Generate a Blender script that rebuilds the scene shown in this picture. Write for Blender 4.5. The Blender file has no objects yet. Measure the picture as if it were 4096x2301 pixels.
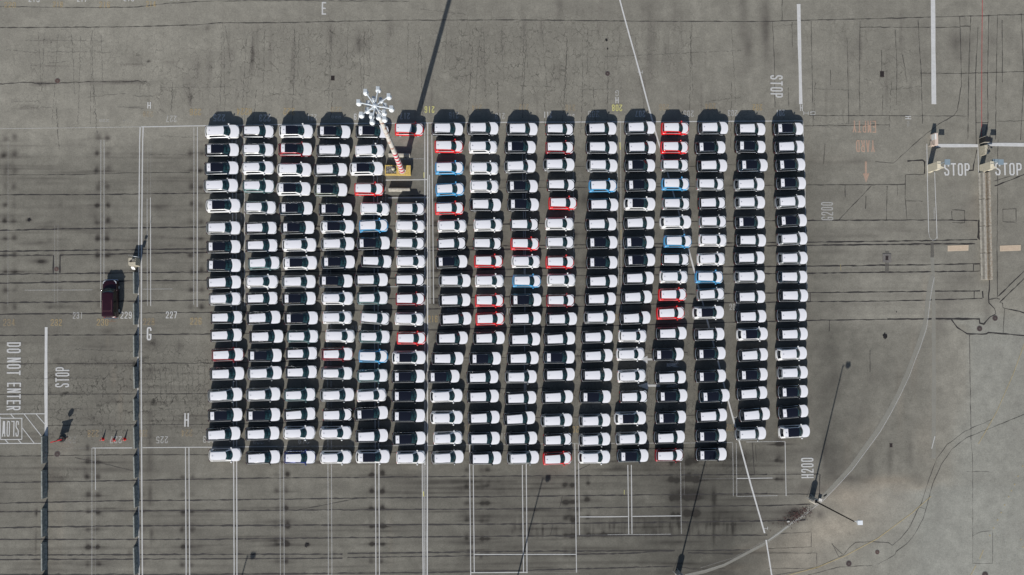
import bpy, bmesh, math, random
import numpy as np
from mathutils import Vector, Matrix, Quaternion
R = math.radians
random.seed(7)
sc = bpy.context.scene
C = sc.collection

# ------------------------------------------------------------------ camera
CAM_H = 115.0
F = 3183.0                      # focal length in survey pixels (plan is 4096 x 2301)
CX, CY = 2048.0, 1150.5
NX, NY = 1868.0, 1280.0         # plan point straight below the drone
n_cam = Vector((NX - CX, -(NY - CY), -F)).normalized()
Q = n_cam.rotation_difference(Vector((0, 0, -1)))
cam = bpy.data.cameras.new('camera'); co = bpy.data.objects.new('camera', cam); C.objects.link(co)
cam.sensor_width = 36; cam.lens = 36 * F / 4096; cam.clip_end = 6000; cam.clip_start = 0.5
co.location = (0, 0, CAM_H); co.rotation_mode = 'QUATERNION'; co.rotation_quaternion = Q
sc.camera = co
sc.render.resolution_x = 1024; sc.render.resolution_y = 575

# ------------------------------------------------------------------ light
ELEV, SHX, SHY = R(32.5), 0.255, 0.967      # shadows fall towards (SHX, SHY)
w = bpy.data.worlds.new("World"); sc.world = w; w.use_nodes = True
nt = w.node_tree; nt.nodes.clear()
sky = nt.nodes.new('ShaderNodeTexSky'); sky.sky_type = 'NISHITA'; sky.sun_disc = False
sky.sun_elevation = ELEV; sky.sun_rotation = R(194.8)
bg = nt.nodes.new('ShaderNodeBackground'); bg.inputs[1].default_value = 0.082
wo = nt.nodes.new('ShaderNodeOutputWorld')
nt.links.new(sky.outputs[0], bg.inputs[0]); nt.links.new(bg.outputs[0], wo.inputs[0])
sl = bpy.data.lights.new('sun', 'SUN'); sl.energy = 4.9; sl.angle = R(0.5); sl.color = (1.0, 0.965, 0.92)
so = bpy.data.objects.new('sun', sl); C.objects.link(so)
d = Vector((SHX * math.cos(ELEV), SHY * math.cos(ELEV), -math.sin(ELEV)))
so.rotation_mode = 'QUATERNION'; so.rotation_quaternion = d.to_track_quat('-Z', 'Y'); so.location = (-20, -60, 60)
sc.view_settings.view_transform = 'Standard'; sc.view_settings.look = 'None'
sc.view_settings.exposure = 0.12; sc.view_settings.gamma = 1.0
sc.cycles.max_bounces = 5; sc.cycles.transparent_max_bounces = 12

# ------------------------------------------------------------------ survey: plan pixel -> place on a level z
def at(px, py, z=0.0):
    v = Q @ Vector((px - CX, -(py - CY), -F))
    t = (z - CAM_H) / v.z
    return Vector((v.x * t, v.y * t, z))
PXM = F / CAM_H

# ------------------------------------------------------------------ helpers
def tag(o, label=None, cat=None, group=None, kind=None):
    if label: o['label'] = label
    if cat: o['category'] = cat
    if group: o['group'] = group
    if kind: o['kind'] = kind
    return o
def empty(name, loc, rz=0.0):
    o = bpy.data.objects.new(name, None); C.objects.link(o); o.location = loc; o.rotation_euler = (0, 0, rz)
    o.empty_display_size = 0.3
    return o
class MB:
    def __init__(s): s.v = []; s.f = []; s.m = []
    def add(s, vs, fs, mi=0):
        b = len(s.v); s.v += [tuple(p) for p in vs]
        for f in fs: s.f.append([b + i for i in f]); s.m.append(mi)
        return s
    def box(s, x0, x1, y0, y1, z0, z1, mi=0):
        vs = [(x0,y0,z0),(x1,y0,z0),(x1,y1,z0),(x0,y1,z0),(x0,y0,z1),(x1,y0,z1),(x1,y1,z1),(x0,y1,z1)]
        return s.add(vs, [(0,3,2,1),(4,5,6,7),(0,1,5,4),(1,2,6,5),(2,3,7,6),(3,0,4,7)], mi)
    def tube(s, p, q, r0, r1, n=12, mi=0, cap=True):
        p = Vector(p); q = Vector(q); d = (q - p).normalized()
        a = d.orthogonal().normalized(); b = d.cross(a)
        vs = []
        for c, r in ((p, r0), (q, r1)):
            for i in range(n):
                t = 2 * math.pi * i / n; vs.append(c + a * (r * math.cos(t)) + b * (r * math.sin(t)))
        fs = [(i, (i + 1) % n, n + (i + 1) % n, n + i) for i in range(n)]
        if cap: fs += [tuple(range(n))[::-1], tuple(range(n, 2 * n))]
        return s.add(vs, fs, mi)
    def lathe(s, prof, n=16, mi=0, c=(0, 0, 0)):
        vs = []; k = len(prof)
        for r, z in prof:
            for i in range(n):
                t = 2 * math.pi * i / n; vs.append((c[0] + r * math.cos(t), c[1] + r * math.sin(t), c[2] + z))
        fs = []
        for j in range(k - 1):
            for i in range(n): fs.append((j*n+i, j*n+(i+1)%n, (j+1)*n+(i+1)%n, (j+1)*n+i))
        fs += [tuple(range(n))[::-1], tuple(range((k-1)*n, k*n))]
        return s.add(vs, fs, mi)
    def build(s, name, mats, parent=None, smooth=False, sharp=35):
        me = bpy.data.meshes.new(name); me.from_pydata(s.v, [], s.f)
        if not isinstance(mats, (list, tuple)): mats = [mats]
        for m in mats: me.materials.append(m)
        if len(mats) > 1: me.polygons.foreach_set('material_index', s.m)
        bm = bmesh.new(); bm.from_mesh(me); bmesh.ops.recalc_face_normals(bm, faces=bm.faces)
        if smooth:
            for f in bm.faces: f.smooth = True
            for e in bm.edges:
                if len(e.link_faces) == 2 and e.calc_face_angle(0) > R(sharp): e.smooth = False
        bm.to_mesh(me); bm.free()
        o = bpy.data.objects.new(name, me); C.objects.link(o); o.parent = parent
        return o

def mat(name, col, rough=0.6, metal=0.0, coat=0.0, noise=0.0, nscale=3.0, col2=None, bump=0.0, spec=0.5):
    m = bpy.data.materials.new(name); m.use_nodes = True; t = m.node_tree
    b = t.nodes['Principled BSDF']; b.inputs['Roughness'].default_value = rough; b.inputs['Metallic'].default_value = metal
    b.inputs['Coat Weight'].default_value = coat; b.inputs['Coat Roughness'].default_value = 0.06
    b.inputs['Specular IOR Level'].default_value = spec
    b.inputs['Base Color'].default_value = (*col, 1)
    if noise > 0 or col2:
        tc = t.nodes.new('ShaderNodeTexCoord'); no = t.nodes.new('ShaderNodeTexNoise')
        no.inputs['Scale'].default_value = nscale; no.inputs['Detail'].default_value = 6; no.inputs['Roughness'].default_value = 0.65
        t.links.new(tc.outputs['Object'], no.inputs['Vector'])
        cr = t.nodes.new('ShaderNodeValToRGB'); c2 = col2 or tuple(c * (1 - noise) for c in col)
        cr.color_ramp.elements[0].position = 0.38; cr.color_ramp.elements[0].color = (*c2, 1)
        cr.color_ramp.elements[1].position = 0.62; cr.color_ramp.elements[1].color = (*col, 1)
        t.links.new(no.outputs['Fac'], cr.inputs[0]); t.links.new(cr.outputs[0], b.inputs['Base Color'])
        if bump:
            bp = t.nodes.new('ShaderNodeBump'); bp.inputs['Strength'].default_value = bump; bp.inputs['Distance'].default_value = 0.02
            t.links.new(no.outputs['Fac'], bp.inputs['Height']); t.links.new(bp.outputs[0], b.inputs['Normal'])
    return m

def paint_mat(name, col, wear, scale=1.6):
    """road paint; wear 0..1 = how much has rubbed away"""
    m = bpy.data.materials.new(name); m.use_nodes = True; t = m.node_tree
    b = t.nodes['Principled BSDF']; out = t.nodes['Material Output']
    b.inputs['Base Color'].default_value = (*col, 1); b.inputs['Roughness'].default_value = 0.7
    ge = t.nodes.new('ShaderNodeNewGeometry'); no = t.nodes.new('ShaderNodeTexNoise')
    no.inputs['Scale'].default_value = scale; no.inputs['Detail'].default_value = 9; no.inputs['Roughness'].default_value = 0.8
    t.links.new(ge.outputs['Position'], no.inputs['Vector'])
    mr = t.nodes.new('ShaderNodeMapRange'); mr.inputs['From Min'].default_value = 0.3; mr.inputs['From Max'].default_value = 0.7
    mr.inputs['To Min'].default_value = min(1.0, 1.25 - 1.5 * wear); mr.inputs['To Max'].default_value = max(0.0, 0.95 - 1.25 * wear)
    t.links.new(no.outputs['Fac'], mr.inputs['Value'])
    tr = t.nodes.new('ShaderNodeBsdfTransparent'); mx = t.nodes.new('ShaderNodeMixShader')
    t.links.new(mr.outputs[0], mx.inputs[0]); t.links.new(tr.outputs[0], mx.inputs[1]); t.links.new(b.outputs[0], mx.inputs[2])
    t.links.new(mx.outputs[0], out.inputs[0])
    return m

WH = (0.58, 0.58, 0.57)
PM = {
 'w0': paint_mat('paint_white_fresh', WH, 0.20), 'w1': paint_mat('paint_white', WH, 0.30), 'w2': paint_mat('paint_white_worn', (.62,.62,.61), 0.55),
 'w3': paint_mat('paint_white_faded', (.55,.55,.54), 0.72), 'o1': paint_mat('paint_orange', (.46,.34,.16), 0.49), 'o2': paint_mat('paint_orange_faded', (.45,.33,.17), 0.62),
 'y0': paint_mat('paint_yellow', (.56,.53,.20), 0.22), 'y1': paint_mat('paint_yellow_worn', (.48,.38,.18), 0.45), 's1': paint_mat('paint_salmon', (.52,.35,.26), 0.40),
 'r1': paint_mat('paint_red', (.45,.06,.06), 0.3), 't1': paint_mat('paint_tan', (.52,.42,.31), 0.15),
}
TAR = paint_mat('tar_seal', (.024, .021, .020), 0.10, 0.9)
TAR2 = paint_mat('tar_seal_thin', (.040, .036, .034), 0.40, 0.6)
CRK = paint_mat('crack_fill', (.05, .045, .042), 0.48, 1.2)
PATCH = paint_mat('patch_asphalt', (.19, .18, .16), 0.6, 0.4)

# ------------------------------------------------------------------ ground: one sheet, finely divided where it is seen
gx = np.concatenate([[-3000, -900, -300, -140], np.arange(-78, 92.01, 0.22), [150, 300, 900, 3000]])
gy = np.concatenate([[-3000, -900, -300, -90], np.arange(-46, 56.01, 0.22), [110, 300, 900, 3000]])
X, Y = np.meshgrid(gx, gy); nxv, nyv = len(gx), len(gy)
Qi = np.array(Q.inverted().to_matrix())
V3 = np.stack([X.ravel(), Y.ravel(), np.full(X.size, -CAM_H)], 1) @ Qi.T
PX = (CX + V3[:, 0] / -V3[:, 2] * F).reshape(X.shape); PY = (CY - V3[:, 1] / -V3[:, 2] * F).reshape(X.shape)
rng = np.random.default_rng(3)
def lownoise(sx, sy, seed):
    r = np.random.default_rng(seed); H_, W_ = X.shape
    a = r.random((int(H_ * .22 / sy) + 3, int(W_ * .22 / sx) + 3))
    yy = np.linspace(0, a.shape[0] - 1.001, H_); xx = np.linspace(0, a.shape[1] - 1.001, W_)
    y0 = yy.astype(int); x0 = xx.astype(int); fy = (yy - y0)[:, None]; fx = (xx - x0)[None, :]
    fy = fy * fy * (3 - 2 * fy); fx = fx * fx * (3 - 2 * fx)
    A = a[y0][:, x0]; B = a[y0][:, x0 + 1]; Cc = a[y0 + 1][:, x0]; D = a[y0 + 1][:, x0 + 1]
    return (A * (1 - fx) + B * fx) * (1 - fy) + (Cc * (1 - fx) + D * fx) * fy
stain = np.zeros_like(X); crack = np.zeros_like(X); dust = np.zeros_like(X); tone = np.zeros_like(X)
def blob(A, x, y, rx, ry, a, soft=1.0, ang=0.0):
    m = (np.abs(PX - x) < 3.2 * (rx + ry)) & (np.abs(PY - y) < 3.2 * (rx + ry))
    if not m.any(): return
    dx = PX[m] - x; dy = PY[m] - y; c, s_ = math.cos(ang), math.sin(ang)
    u = (dx * c + dy * s_) / rx; v = (-dx * s_ + dy * c) / ry
    A[m] += a * np.exp(-(u * u + v * v) ** soft)
def ss(e0, e1, v):
    t = np.clip((v - e0) / (e1 - e0), 0, 1); return t * t * (3 - 2 * t)
# broad tone: worn dark bays in the lower middle, paler pavement to the right
low = ss(500, 700, PY) * (1 - ss(3150, 3500, PX)) + 0
tone += 0.0 + 0.08 * low * (1 - ss(1750, 1900, PY)) + 0.25 * ss(1750, 1900, PY) * (1 - ss(2900, 3150, PX)) + 0.16 * low * (1 - ss(1750, 1900, PY))
tone += 0.10 * ss(700, 2000, PX) * (1 - ss(1100, 1300, PY) * ss(3200, 3600, PX))
tone -= 0.09 * ss(3560, 3900, PX) * ss(1150, 1350, PY) - 0.02
tone += 0.16 * ss(2200, 2800, PX) * (1 - ss(3000, 3300, PX)) * ss(1780, 1830, PY)
edge = PY + 22 * (lownoise(4, 4, 21) - .5) + 14 * (lownoise(1.2, 1.2, 22) - .5)
tone += 0.21 * ss(1270, 1330, PY) * ss(3230, 3330, PX) * (1 - ss(3640, 3860, PX)) * (1 - ss(1905, 1965, edge)) * (.75 + .5 * lownoise(5, 5, 23))
tone += 0.07 * ss(3690, 3740, PX) * (1 - ss(3850, 3900, PX)) * ss(1280, 1320, PY) * (1 - ss(1500, 1800, PY))
tone -= 0.07 * ss(1925, 1990, edge) * ss(3060, 3250, PX - (PY - 2200) * -.9)
tone -= 0.05 * (1 - ss(0, 25, np.abs(PY - 995 - (PX - 3300) * -.01) - 200)) * 0
# rows of leg marks along the trailer bays
def marks(xs, ys, a, rx=11, ry=12):
    for x in xs:
        for y in ys:
            blob(stain, x + rng.normal(0, 2), y + rng.normal(0, 2.5), rx * rng.uniform(.8, 1.2), ry * rng.uniform(.8, 1.15), a * rng.uniform(.35, 1.05), 1.3)
            blob(stain, x + rng.normal(0, 4), y - 14, rx * .9, ry * 1.6, a * .25)
            if rng.random() < .5: blob(stain, x, y + 2, 55, 3.5, a * .35)
yu = [615, 682, 750, 819, 886, 954, 1021, 1085, 1160, 1230]
marks([389, 431], [552] + yu[:7], .55); marks([20, 58], [552] + yu, .42); marks([765, 805], yu, .40); marks([203, 243], yu[3:], .16, 8, 8)
marks([395, 432], [552, 1092, 1158, 1225], .25)
yl = [1849, 1910, 1981, 2047, 2117, 2186, 2258]
marks([352, 392], yl, .50); marks([730, 768], yl[1:], .34); marks([572], yl[2:], .25, 10, 14)
y5 = [1897, 1964, 2034, 2104, 2175, 2247]
marks([1147], y5, .60); marks([1108], y5, .25); marks([1487, 1527], y5, .62, 10, 10); marks([1867, 1928, 1950], [1879, 1944, 2012, 2082, 2155, 2222], .35, 10, 10)
marks([2263, 2290], [1939, 2009, 2078, 2144, 2219], .55, 14, 9); marks([2350], [1931, 2001, 2069, 2140], .55, 10, 10)
marks([2688, 2710], [1849, 1922, 1997, 2064], .35, 11, 12); marks([2752, 2780], [1846, 1920, 1990, 2055], .55, 17, 12)
marks([1743], [745, 800, 892, 945, 1010, 1080, 1147, 1212, 1350], .45, 9, 10); marks([3108, 3128], [1776, 1845, 1916], .55, 11, 9)
marks([2300, 2340], [800, 935, 1050, 1180], .18, 14, 30)
for x, y, rx, ry, a in [(2239,30,14,75,.34),(2602,120,16,110,.30),(2602,260,20,70,.26),(2700,60,10,70,.2),(2974,60,24,130,.34),(2990,190,16,60,.3),(3062,70,22,120,.36),(3062,150,14,90,.3),
        (2660,200,12,60,.2),(2690,250,60,60,.12),(2950,290,60,30,.14),(2230,290,36,40,.16),(2200,330,20,30,.12),(2096,100,10,50,.22),(2165,110,8,40,.3),(2440,40,60,18,.08),(2325,45,40,16,.12),
        (1562,115,18,34,.35),(1435,170,12,30,.4),(1455,185,34,22,.22),(1325,140,14,45,.22),(1172,270,12,60,.22),(1172,200,6,60,.2),(745,340,22,50,.32),(760,395,8,40,.3),(925,215,22,26,.22),(1010,235,8,50,.5),(1012,180,6,60,.25),
        (830,110,8,14,.3),(790,270,10,40,.25),(845,280,6,40,.2),(545,235,40,30,.25),(440,330,120,8,.34),(510,328,60,8,.38),(165,335,40,9,.55),(180,160,28,14,.2),(185,215,50,20,.14),(230,150,60,60,.08),
        (110,425,30,5,.35),(60,400,20,5,.3),(95,435,45,4,.3),(520,259,50,3,.5),(595,246,8,4,.8),(680,250,30,4,.3),(540,430,40,4,.35),(210,265,70,3,.3),
        (3819,170,22,60,.38),(3880,160,40,26,.24),(3700,295,60,14,.2),(3440,180,14,36,.22),(3330,60,12,26,.15),(3970,160,20,20,.15),(3435,640,60,18,.30),(3350,650,120,8,.2),(3480,672,60,12,.2),
        (3800,740,40,30,.14),(3900,810,40,26,.18),(3790,850,120,90,.07),(3850,1120,30,30,.16),(3790,1200,60,60,.2),(3760,1280,30,70,.22),(3950,1230,14,60,.25),
        (3500,1480,40,70,.12),(3340,1480,20,120,.12),(3450,1640,30,60,.14),(3330,1885,50,40,.2),(3400,1915,60,16,.3),(3480,1870,16,50,.2),(3560,1840,10,60,.25),(3640,1800,14,60,.2),(3300,1800,10,70,.15),(3240,1960,90,30,.32),(3180,2050,70,26,.60),(3130,2090,60,24,.4),(3280,2060,14,20,.35),
        (610,1370,28,26,.3),(720,1385,16,30,.22),(430,1325,26,12,.25),(225,1442,14,10,.28),(600,1490,14,20,.2),(600,1660,12,24,.2),(600,1740,9,36,.28),(350,1790,7,14,.4),(148,1045,36,10,.35),(170,1047,22,9,.5),
        (115,880,12,5,.8),(640,1050,26,20,.12),(650,760,30,40,.14),(650,860,50,70,.14),(630,830,34,10,.2),(590,990,40,60,.1),(300,830,90,60,.06),
        (600,1840,16,60,.25),(600,1980,8,40,.4),(606,2140,8,30,.35),(640,2125,60,14,.15),(145,2050,5,16,.7),(143,2160,4,60,.3),(240,1915,40,12,.3),(215,1900,30,22,.18),(520,2215,10,20,.35),
        (1230,2180,7,6,.9),(1160,2075,26,40,.07),(2300,2040,30,6,.4),(2135,2040,60,6,.5),(2475,1870,36,10,.35),(2440,1880,60,6,.3),(2560,1800,40,10,.2),(2900,1800,14,26,.35),(2960,1830,30,30,.18),(2860,1780,30,12,.4),
        (2856,1990,9,40,.35),(2855,2120,6,60,.3),(2430,2140,50,9,.4),(2350,2215,30,7,.3),(2700,1990,50,40,.14),(2900,2060,120,40,.1),(2760,1970,60,40,.15),(1950,2060,120,160,.10),(1650,2060,60,160,.05),
        (1330,315,60,50,.06),(1740,560,6,8,.4),(1860,600,10,20,.25),(1868,670,8,10,.5),(3030,800,12,40,.15),(2620,1310,40,10,.1)]:
    blob(stain, x, y, rx, ry, a * (.62 if rx * ry > 500 and y < 1800 else .85))
for i in range(150):     # long tyre and screed streaks of the bays
    blob(stain, rng.uniform(0, 3100), rng.uniform(1830, 2300), rng.uniform(60, 260), rng.uniform(2.5, 6), rng.uniform(.06, .24))
for i in range(150):
    blob(stain, rng.uniform(0, 860), rng.uniform(560, 1800), rng.uniform(30, 160), rng.uniform(2.5, 6), rng.uniform(.05, .20))
for i in range(40):
    blob(stain, rng.uniform(3250, 3900), rng.uniform(900, 1280), rng.uniform(60, 200), rng.uniform(3, 8), rng.uniform(.04, .12))
for i in range(120):
    blob(stain, rng.uniform(2050, 2950), rng.uniform(2090, 2135), 4, rng.uniform(12, 30), rng.uniform(.05, .16))
for i in range(60):
    blob(stain, rng.uniform(800, 3700), rng.uniform(90, 460), rng.uniform(3, 6), rng.uniform(30, 90), rng.uniform(.04, .16))
# tan dust and pale ground by the kerb, lower right
for x, y, rx, ry, a in [(3560,2020,200,70,.42),(3450,1990,160,40,.36),(3680,1990,60,60,.25),(3350,1960,70,40,.35),(3500,1925,60,22,.5),(3590,1920,60,18,.5),(3700,1760,40,90,.2),(3300,2110,120,60,.35),(3180,2180,140,60,.4),
        (3150,2270,160,40,.3),(3480,2100,200,60,.3),(3470,1750,40,70,.22),(3390,1820,18,90,.22),(2930,2270,60,14,.4),(3010,2200,80,18,.35),(3300,640,160,30,.08),(1560,2150,10,110,.22),(238,2090,16,200,.22),(206,2090,8,200,.16),
        (3735,1500,10,300,.28),(3700,1180,12,90,.25),(3655,1440,16,110,.28),(3600,1600,14,120,.22),(430,1365,9,30,.25),(455,1510,10,40,.4),(482,1620,9,60,.4),(490,1770,7,40,.3),(3925,800,40,40,.3),(3885,880,30,50,.2)]:
    blob(dust, x, y, rx, ry, a)
# where the asphalt is crazed
for x, y, rx, ry, a in [(300,180,240,110,.8),(640,260,160,150,.9),(690,380,130,90,.9),(960,260,200,200,.8),(1330,170,280,120,1.0),(1180,330,200,110,.8),(1430,330,160,100,.6),(1900,160,240,120,1.0),(1900,330,200,110,.8),
        (2300,150,220,100,1.0),(2330,330,240,130,.9),(2200,300,100,120,.8),(2700,180,160,140,.7),(2900,420,160,60,.6),(3350,130,180,120,.6),(3560,330,160,150,.8),(3700,200,120,100,.3),(150,420,120,60,.7),(100,300,120,80,.5),
        (760,1480,160,130,1.0),(700,1600,180,120,1.0),(520,1560,160,150,.8),(330,1600,260,140,.8),(120,1480,160,120,.5),(350,1700,160,80,.5),(120,1640,80,60,.4),(240,1900,90,30,.8),(850,1650,100,200,.6),
        (1500,1500,500,240,.45),(2200,1550,500,240,.55),(2700,1600,300,260,.6),(2420,650,260,200,.5),(1700,1100,300,200,.25),(3050,600,300,200,.35),(3250,480,200,60,.5),(3700,700,120,120,.25),(2950,1850,120,80,.3)]:
    blob(crack, x, y, rx, ry, a)
stain += 0.10 * (lownoise(9, 9, 11) - .5) + 0.10 * (lownoise(3, 2.2, 12) - .5) + 0.07 * (lownoise(1.2, .8, 13) - .5)
stain += low * 0.10 * (lownoise(7, .7, 14) - .5) + (1 - ss(420, 520, PY)) * 0.08 * (lownoise(.7, 6, 15) - .5)
stain *= 0.85 + 0.5 * (lownoise(.6, .6, 16) - .2)
win = ss(0, 4, np.minimum(np.minimum(X + 78, 92 - X), np.minimum(Y + 46, 56 - Y)))
stain *= win; crack *= win; dust *= win; tone *= win
verts = np.stack([X.ravel(), Y.ravel(), np.zeros(X.size)], 1).astype(np.float32)
i0 = (np.arange(nyv - 1)[:, None] * nxv + np.arange(nxv - 1)[None, :]).ravel()
quads = np.stack([i0, i0 + 1, i0 + 1 + nxv, i0 + nxv], 1).astype(np.int32)
me = bpy.data.meshes.new('ground'); me.vertices.add(len(verts)); me.vertices.foreach_set('co', verts.ravel())
me.loops.add(quads.size); me.loops.foreach_set('vertex_index', quads.ravel())
me.polygons.add(len(quads)); me.polygons.foreach_set('loop_start', np.arange(0, quads.size, 4, dtype=np.int32))
me.update(calc_edges=True)
ca = me.color_attributes.new('wear', 'FLOAT_COLOR', 'POINT')
cv = np.stack([np.clip(stain, -.3, .95).ravel() * .5 + .3, np.clip(crack, 0, 1).ravel(), np.clip(dust, 0, .9).ravel(), np.clip(tone + .4, 0, 1).ravel()], 1)
ca.data.foreach_set('color', cv.astype(np.float32).ravel())
gm = bpy.data.materials.new('asphalt'); gm.use_nodes = True; t = gm.node_tree; N = t.nodes; Lk = t.links
b = N['Principled BSDF']; b.inputs['Roughness'].default_value = 0.9; b.inputs['Specular IOR Level'].default_value = 0.2
def node(tp, **kw):
    n = N.new(tp)
    for k, v in kw.items():
        if k in n.inputs: n.inputs[k].default_value = v
        else: setattr(n, k, v)
    return n
def mth(op, a, bb=None, clamp=False):
    n = N.new('ShaderNodeMath'); n.operation = op; n.use_clamp = clamp
    for i, v in enumerate((a, bb)):
        if v is None: continue
        if hasattr(v, 'links'): Lk.new(v, n.inputs[i])
        else: n.inputs[i].default_value = v
    return n.outputs[0]
ge = N.new('ShaderNodeNewGeometry'); at_ = N.new('ShaderNodeAttribute'); at_.attribute_name = 'wear'
sep = N.new('ShaderNodeSeparateColor'); Lk.new(at_.outputs['Color'], sep.inputs[0])
n1 = node('ShaderNodeTexNoise', Scale=9.0, Detail=4.0, Roughness=0.75); Lk.new(ge.outputs['Position'], n1.inputs['Vector'])
n2 = node('ShaderNodeTexNoise', Scale=0.6, Detail=8.0, Roughness=0.7); Lk.new(ge.outputs['Position'], n2.inputs['Vector'])
n3 = node('ShaderNodeTexNoise', Scale=2.2, Detail=3.0, Roughness=0.6); Lk.new(ge.outputs['Position'], n3.inputs['Vector'])
n4 = node('ShaderNodeTexNoise', Scale=4.2, Detail=6.0, Roughness=0.8); Lk.new(ge.outputs['Position'], n4.inputs['Vector'])
# distorted cell edges = alligator cracks, at two sizes
vm = N.new('ShaderNodeVectorMath'); vm.operation = 'MULTIPLY_ADD'; Lk.new(n3.outputs['Color'], vm.inputs[0]); vm.inputs[1].default_value = (.9, .9, 0); Lk.new(ge.outputs['Position'], vm.inputs[2])
vs_ = N.new('ShaderNodeVectorMath'); vs_.operation = 'MULTIPLY'; Lk.new(vm.outputs[0], vs_.inputs[0]); vs_.inputs[1].default_value = (1.0, .62, 1)
vo = node('ShaderNodeTexVoronoi', Scale=1.15); vo.feature = 'DISTANCE_TO_EDGE'; Lk.new(vs_.outputs[0], vo.inputs['Vector'])
vo2 = node('ShaderNodeTexVoronoi', Scale=2.6); vo2.feature = 'DISTANCE_TO_EDGE'; Lk.new(vs_.outputs[0], vo2.inputs['Vector'])
k1 = mth('SUBTRACT', 1.0, mth('DIVIDE', vo.outputs['Distance'], 0.045), True)
k2 = mth('SUBTRACT', 1.0, mth('DIVIDE', vo2.outputs['Distance'], 0.06), True)
gate = node('ShaderNodeMapRange'); gate.inputs['From Min'].default_value = .46; gate.inputs['From Max'].default_value = .60; Lk.new(n2.outputs['Fac'], gate.inputs['Value'])
gate2 = node('ShaderNodeMapRange'); gate2.inputs['From Min'].default_value = .38; gate2.inputs['From Max'].default_value = .55; Lk.new(n2.outputs['Fac'], gate2.inputs['Value'])
ck = mth('MULTIPLY', mth('ADD', mth('MULTIPLY', mth('MULTIPLY', k1, gate2.outputs[0]), .42), mth('MULTIPLY', mth('MULTIPLY', k2, gate.outputs[0]), .30)), sep.outputs['Green'], True)
st = mth('MULTIPLY', mth('MULTIPLY', mth('SUBTRACT', sep.outputs['Red'], 0.3), 2.0), mth('ADD', mth('ADD', mth('MULTIPLY', n2.outputs['Fac'], 1.9), mth('MULTIPLY', n1.outputs['Fac'], .9)), -.30))
dark = mth('ADD', mth('ADD', mth('MULTIPLY', st, 0.95), ck), mth('MULTIPLY', mth('SUBTRACT', at_.outputs['Alpha'], .4), 1.15))
grain = mth('ADD', mth('MULTIPLY', mth('SUBTRACT', n1.outputs['Fac'], .5), 1.0), mth('MULTIPLY', mth('SUBTRACT', n2.outputs['Fac'], .5), .85))
grain = mth('ADD', mth('ADD', grain, mth('MULTIPLY', mth('SUBTRACT', n3.outputs['Fac'], .5), .20)), mth('MULTIPLY', mth('SUBTRACT', n4.outputs['Fac'], .5), .85))
val = mth('MULTIPLY', mth('ADD', 1.0, grain), mth('MAXIMUM', mth('SUBTRACT', 1.0, dark), 0.14))
dm = N.new('ShaderNodeMix'); dm.data_type = 'RGBA'; Lk.new(sep.outputs['Blue'], dm.inputs[0])
dm.inputs[6].default_value = (.220, .209, .176, 1); dm.inputs[7].default_value = (.31, .268, .21, 1)
gr_ = N.new('ShaderNodeMix'); gr_.data_type = 'RGBA'; Lk.new(mth('MULTIPLY', mth('SUBTRACT', .4, at_.outputs['Alpha']), 12.0, True), gr_.inputs[0]); Lk.new(dm.outputs[2], gr_.inputs[6]); gr_.inputs[7].default_value = (.211, .209, .183, 1)
tm = N.new('ShaderNodeMix'); tm.data_type = 'RGBA'; Lk.new(mth('MULTIPLY', mth('MAXIMUM', st, 0.0), 1.0, True), tm.inputs[0]); Lk.new(gr_.outputs[2], tm.inputs[6]); tm.inputs[7].default_value = (.215, .19, .17, 1)
vmul = N.new('ShaderNodeVectorMath'); vmul.operation = 'SCALE'; Lk.new(tm.outputs[2], vmul.inputs[0]); Lk.new(val, vmul.inputs['Scale'])
Lk.new(vmul.outputs[0], b.inputs['Base Color'])
bp = node('ShaderNodeBump', Strength=0.25, Distance=0.01); Lk.new(n1.outputs['Fac'], bp.inputs['Height']); Lk.new(bp.outputs[0], b.inputs['Normal'])
me.materials.append(gm)
ground = bpy.data.objects.new('ground', me); C.objects.link(ground)
tag(ground, 'worn grey asphalt yard with stains and crazed cracks', kind='structure')

# ------------------------------------------------------------------ strips laid on the ground (seams, lines)
_z = [0.002]
def strip(mb, pts, wpx, jit=0.0, mi=0, dens=None, wj=0.0):
    """polyline in plan pixels laid as a flat ribbon"""
    _z[0] += 0.0001; z = _z[0]
    P = []
    for a, bq in zip(pts[:-1], pts[1:]):
        n = max(1, int(math.hypot(bq[0]-a[0], bq[1]-a[1]) / (dens or 60)))
        for i in range(n): P.append((a[0] + (bq[0]-a[0]) * i / n, a[1] + (bq[1]-a[1]) * i / n))
    P.append(pts[-1])
    if jit:
        ph = random.random() * 99
        P = [(x + random.gauss(0, jit) * .6, y + random.gauss(0, jit)) for x, y in P]
    G = [at(x, y) for x, y in P]; hw = wpx / PXM / 2
    vs = []
    for i, g in enumerate(G):
        tdir = (G[min(i+1, len(G)-1)] - G[max(i-1, 0)]); tdir.z = 0; tdir.normalize()
        nrm = Vector((-tdir.y, tdir.x, 0)); h = hw * (1 + random.uniform(-wj, wj))
        vs += [(g.x + nrm.x*h, g.y + nrm.y*h, z), (g.x - nrm.x*h, g.y - nrm.y*h, z)]
    mb.add(vs, [(2*i, 2*i+1, 2*i+3, 2*i+2) for i in range(len(G)-1)], mi)

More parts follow.
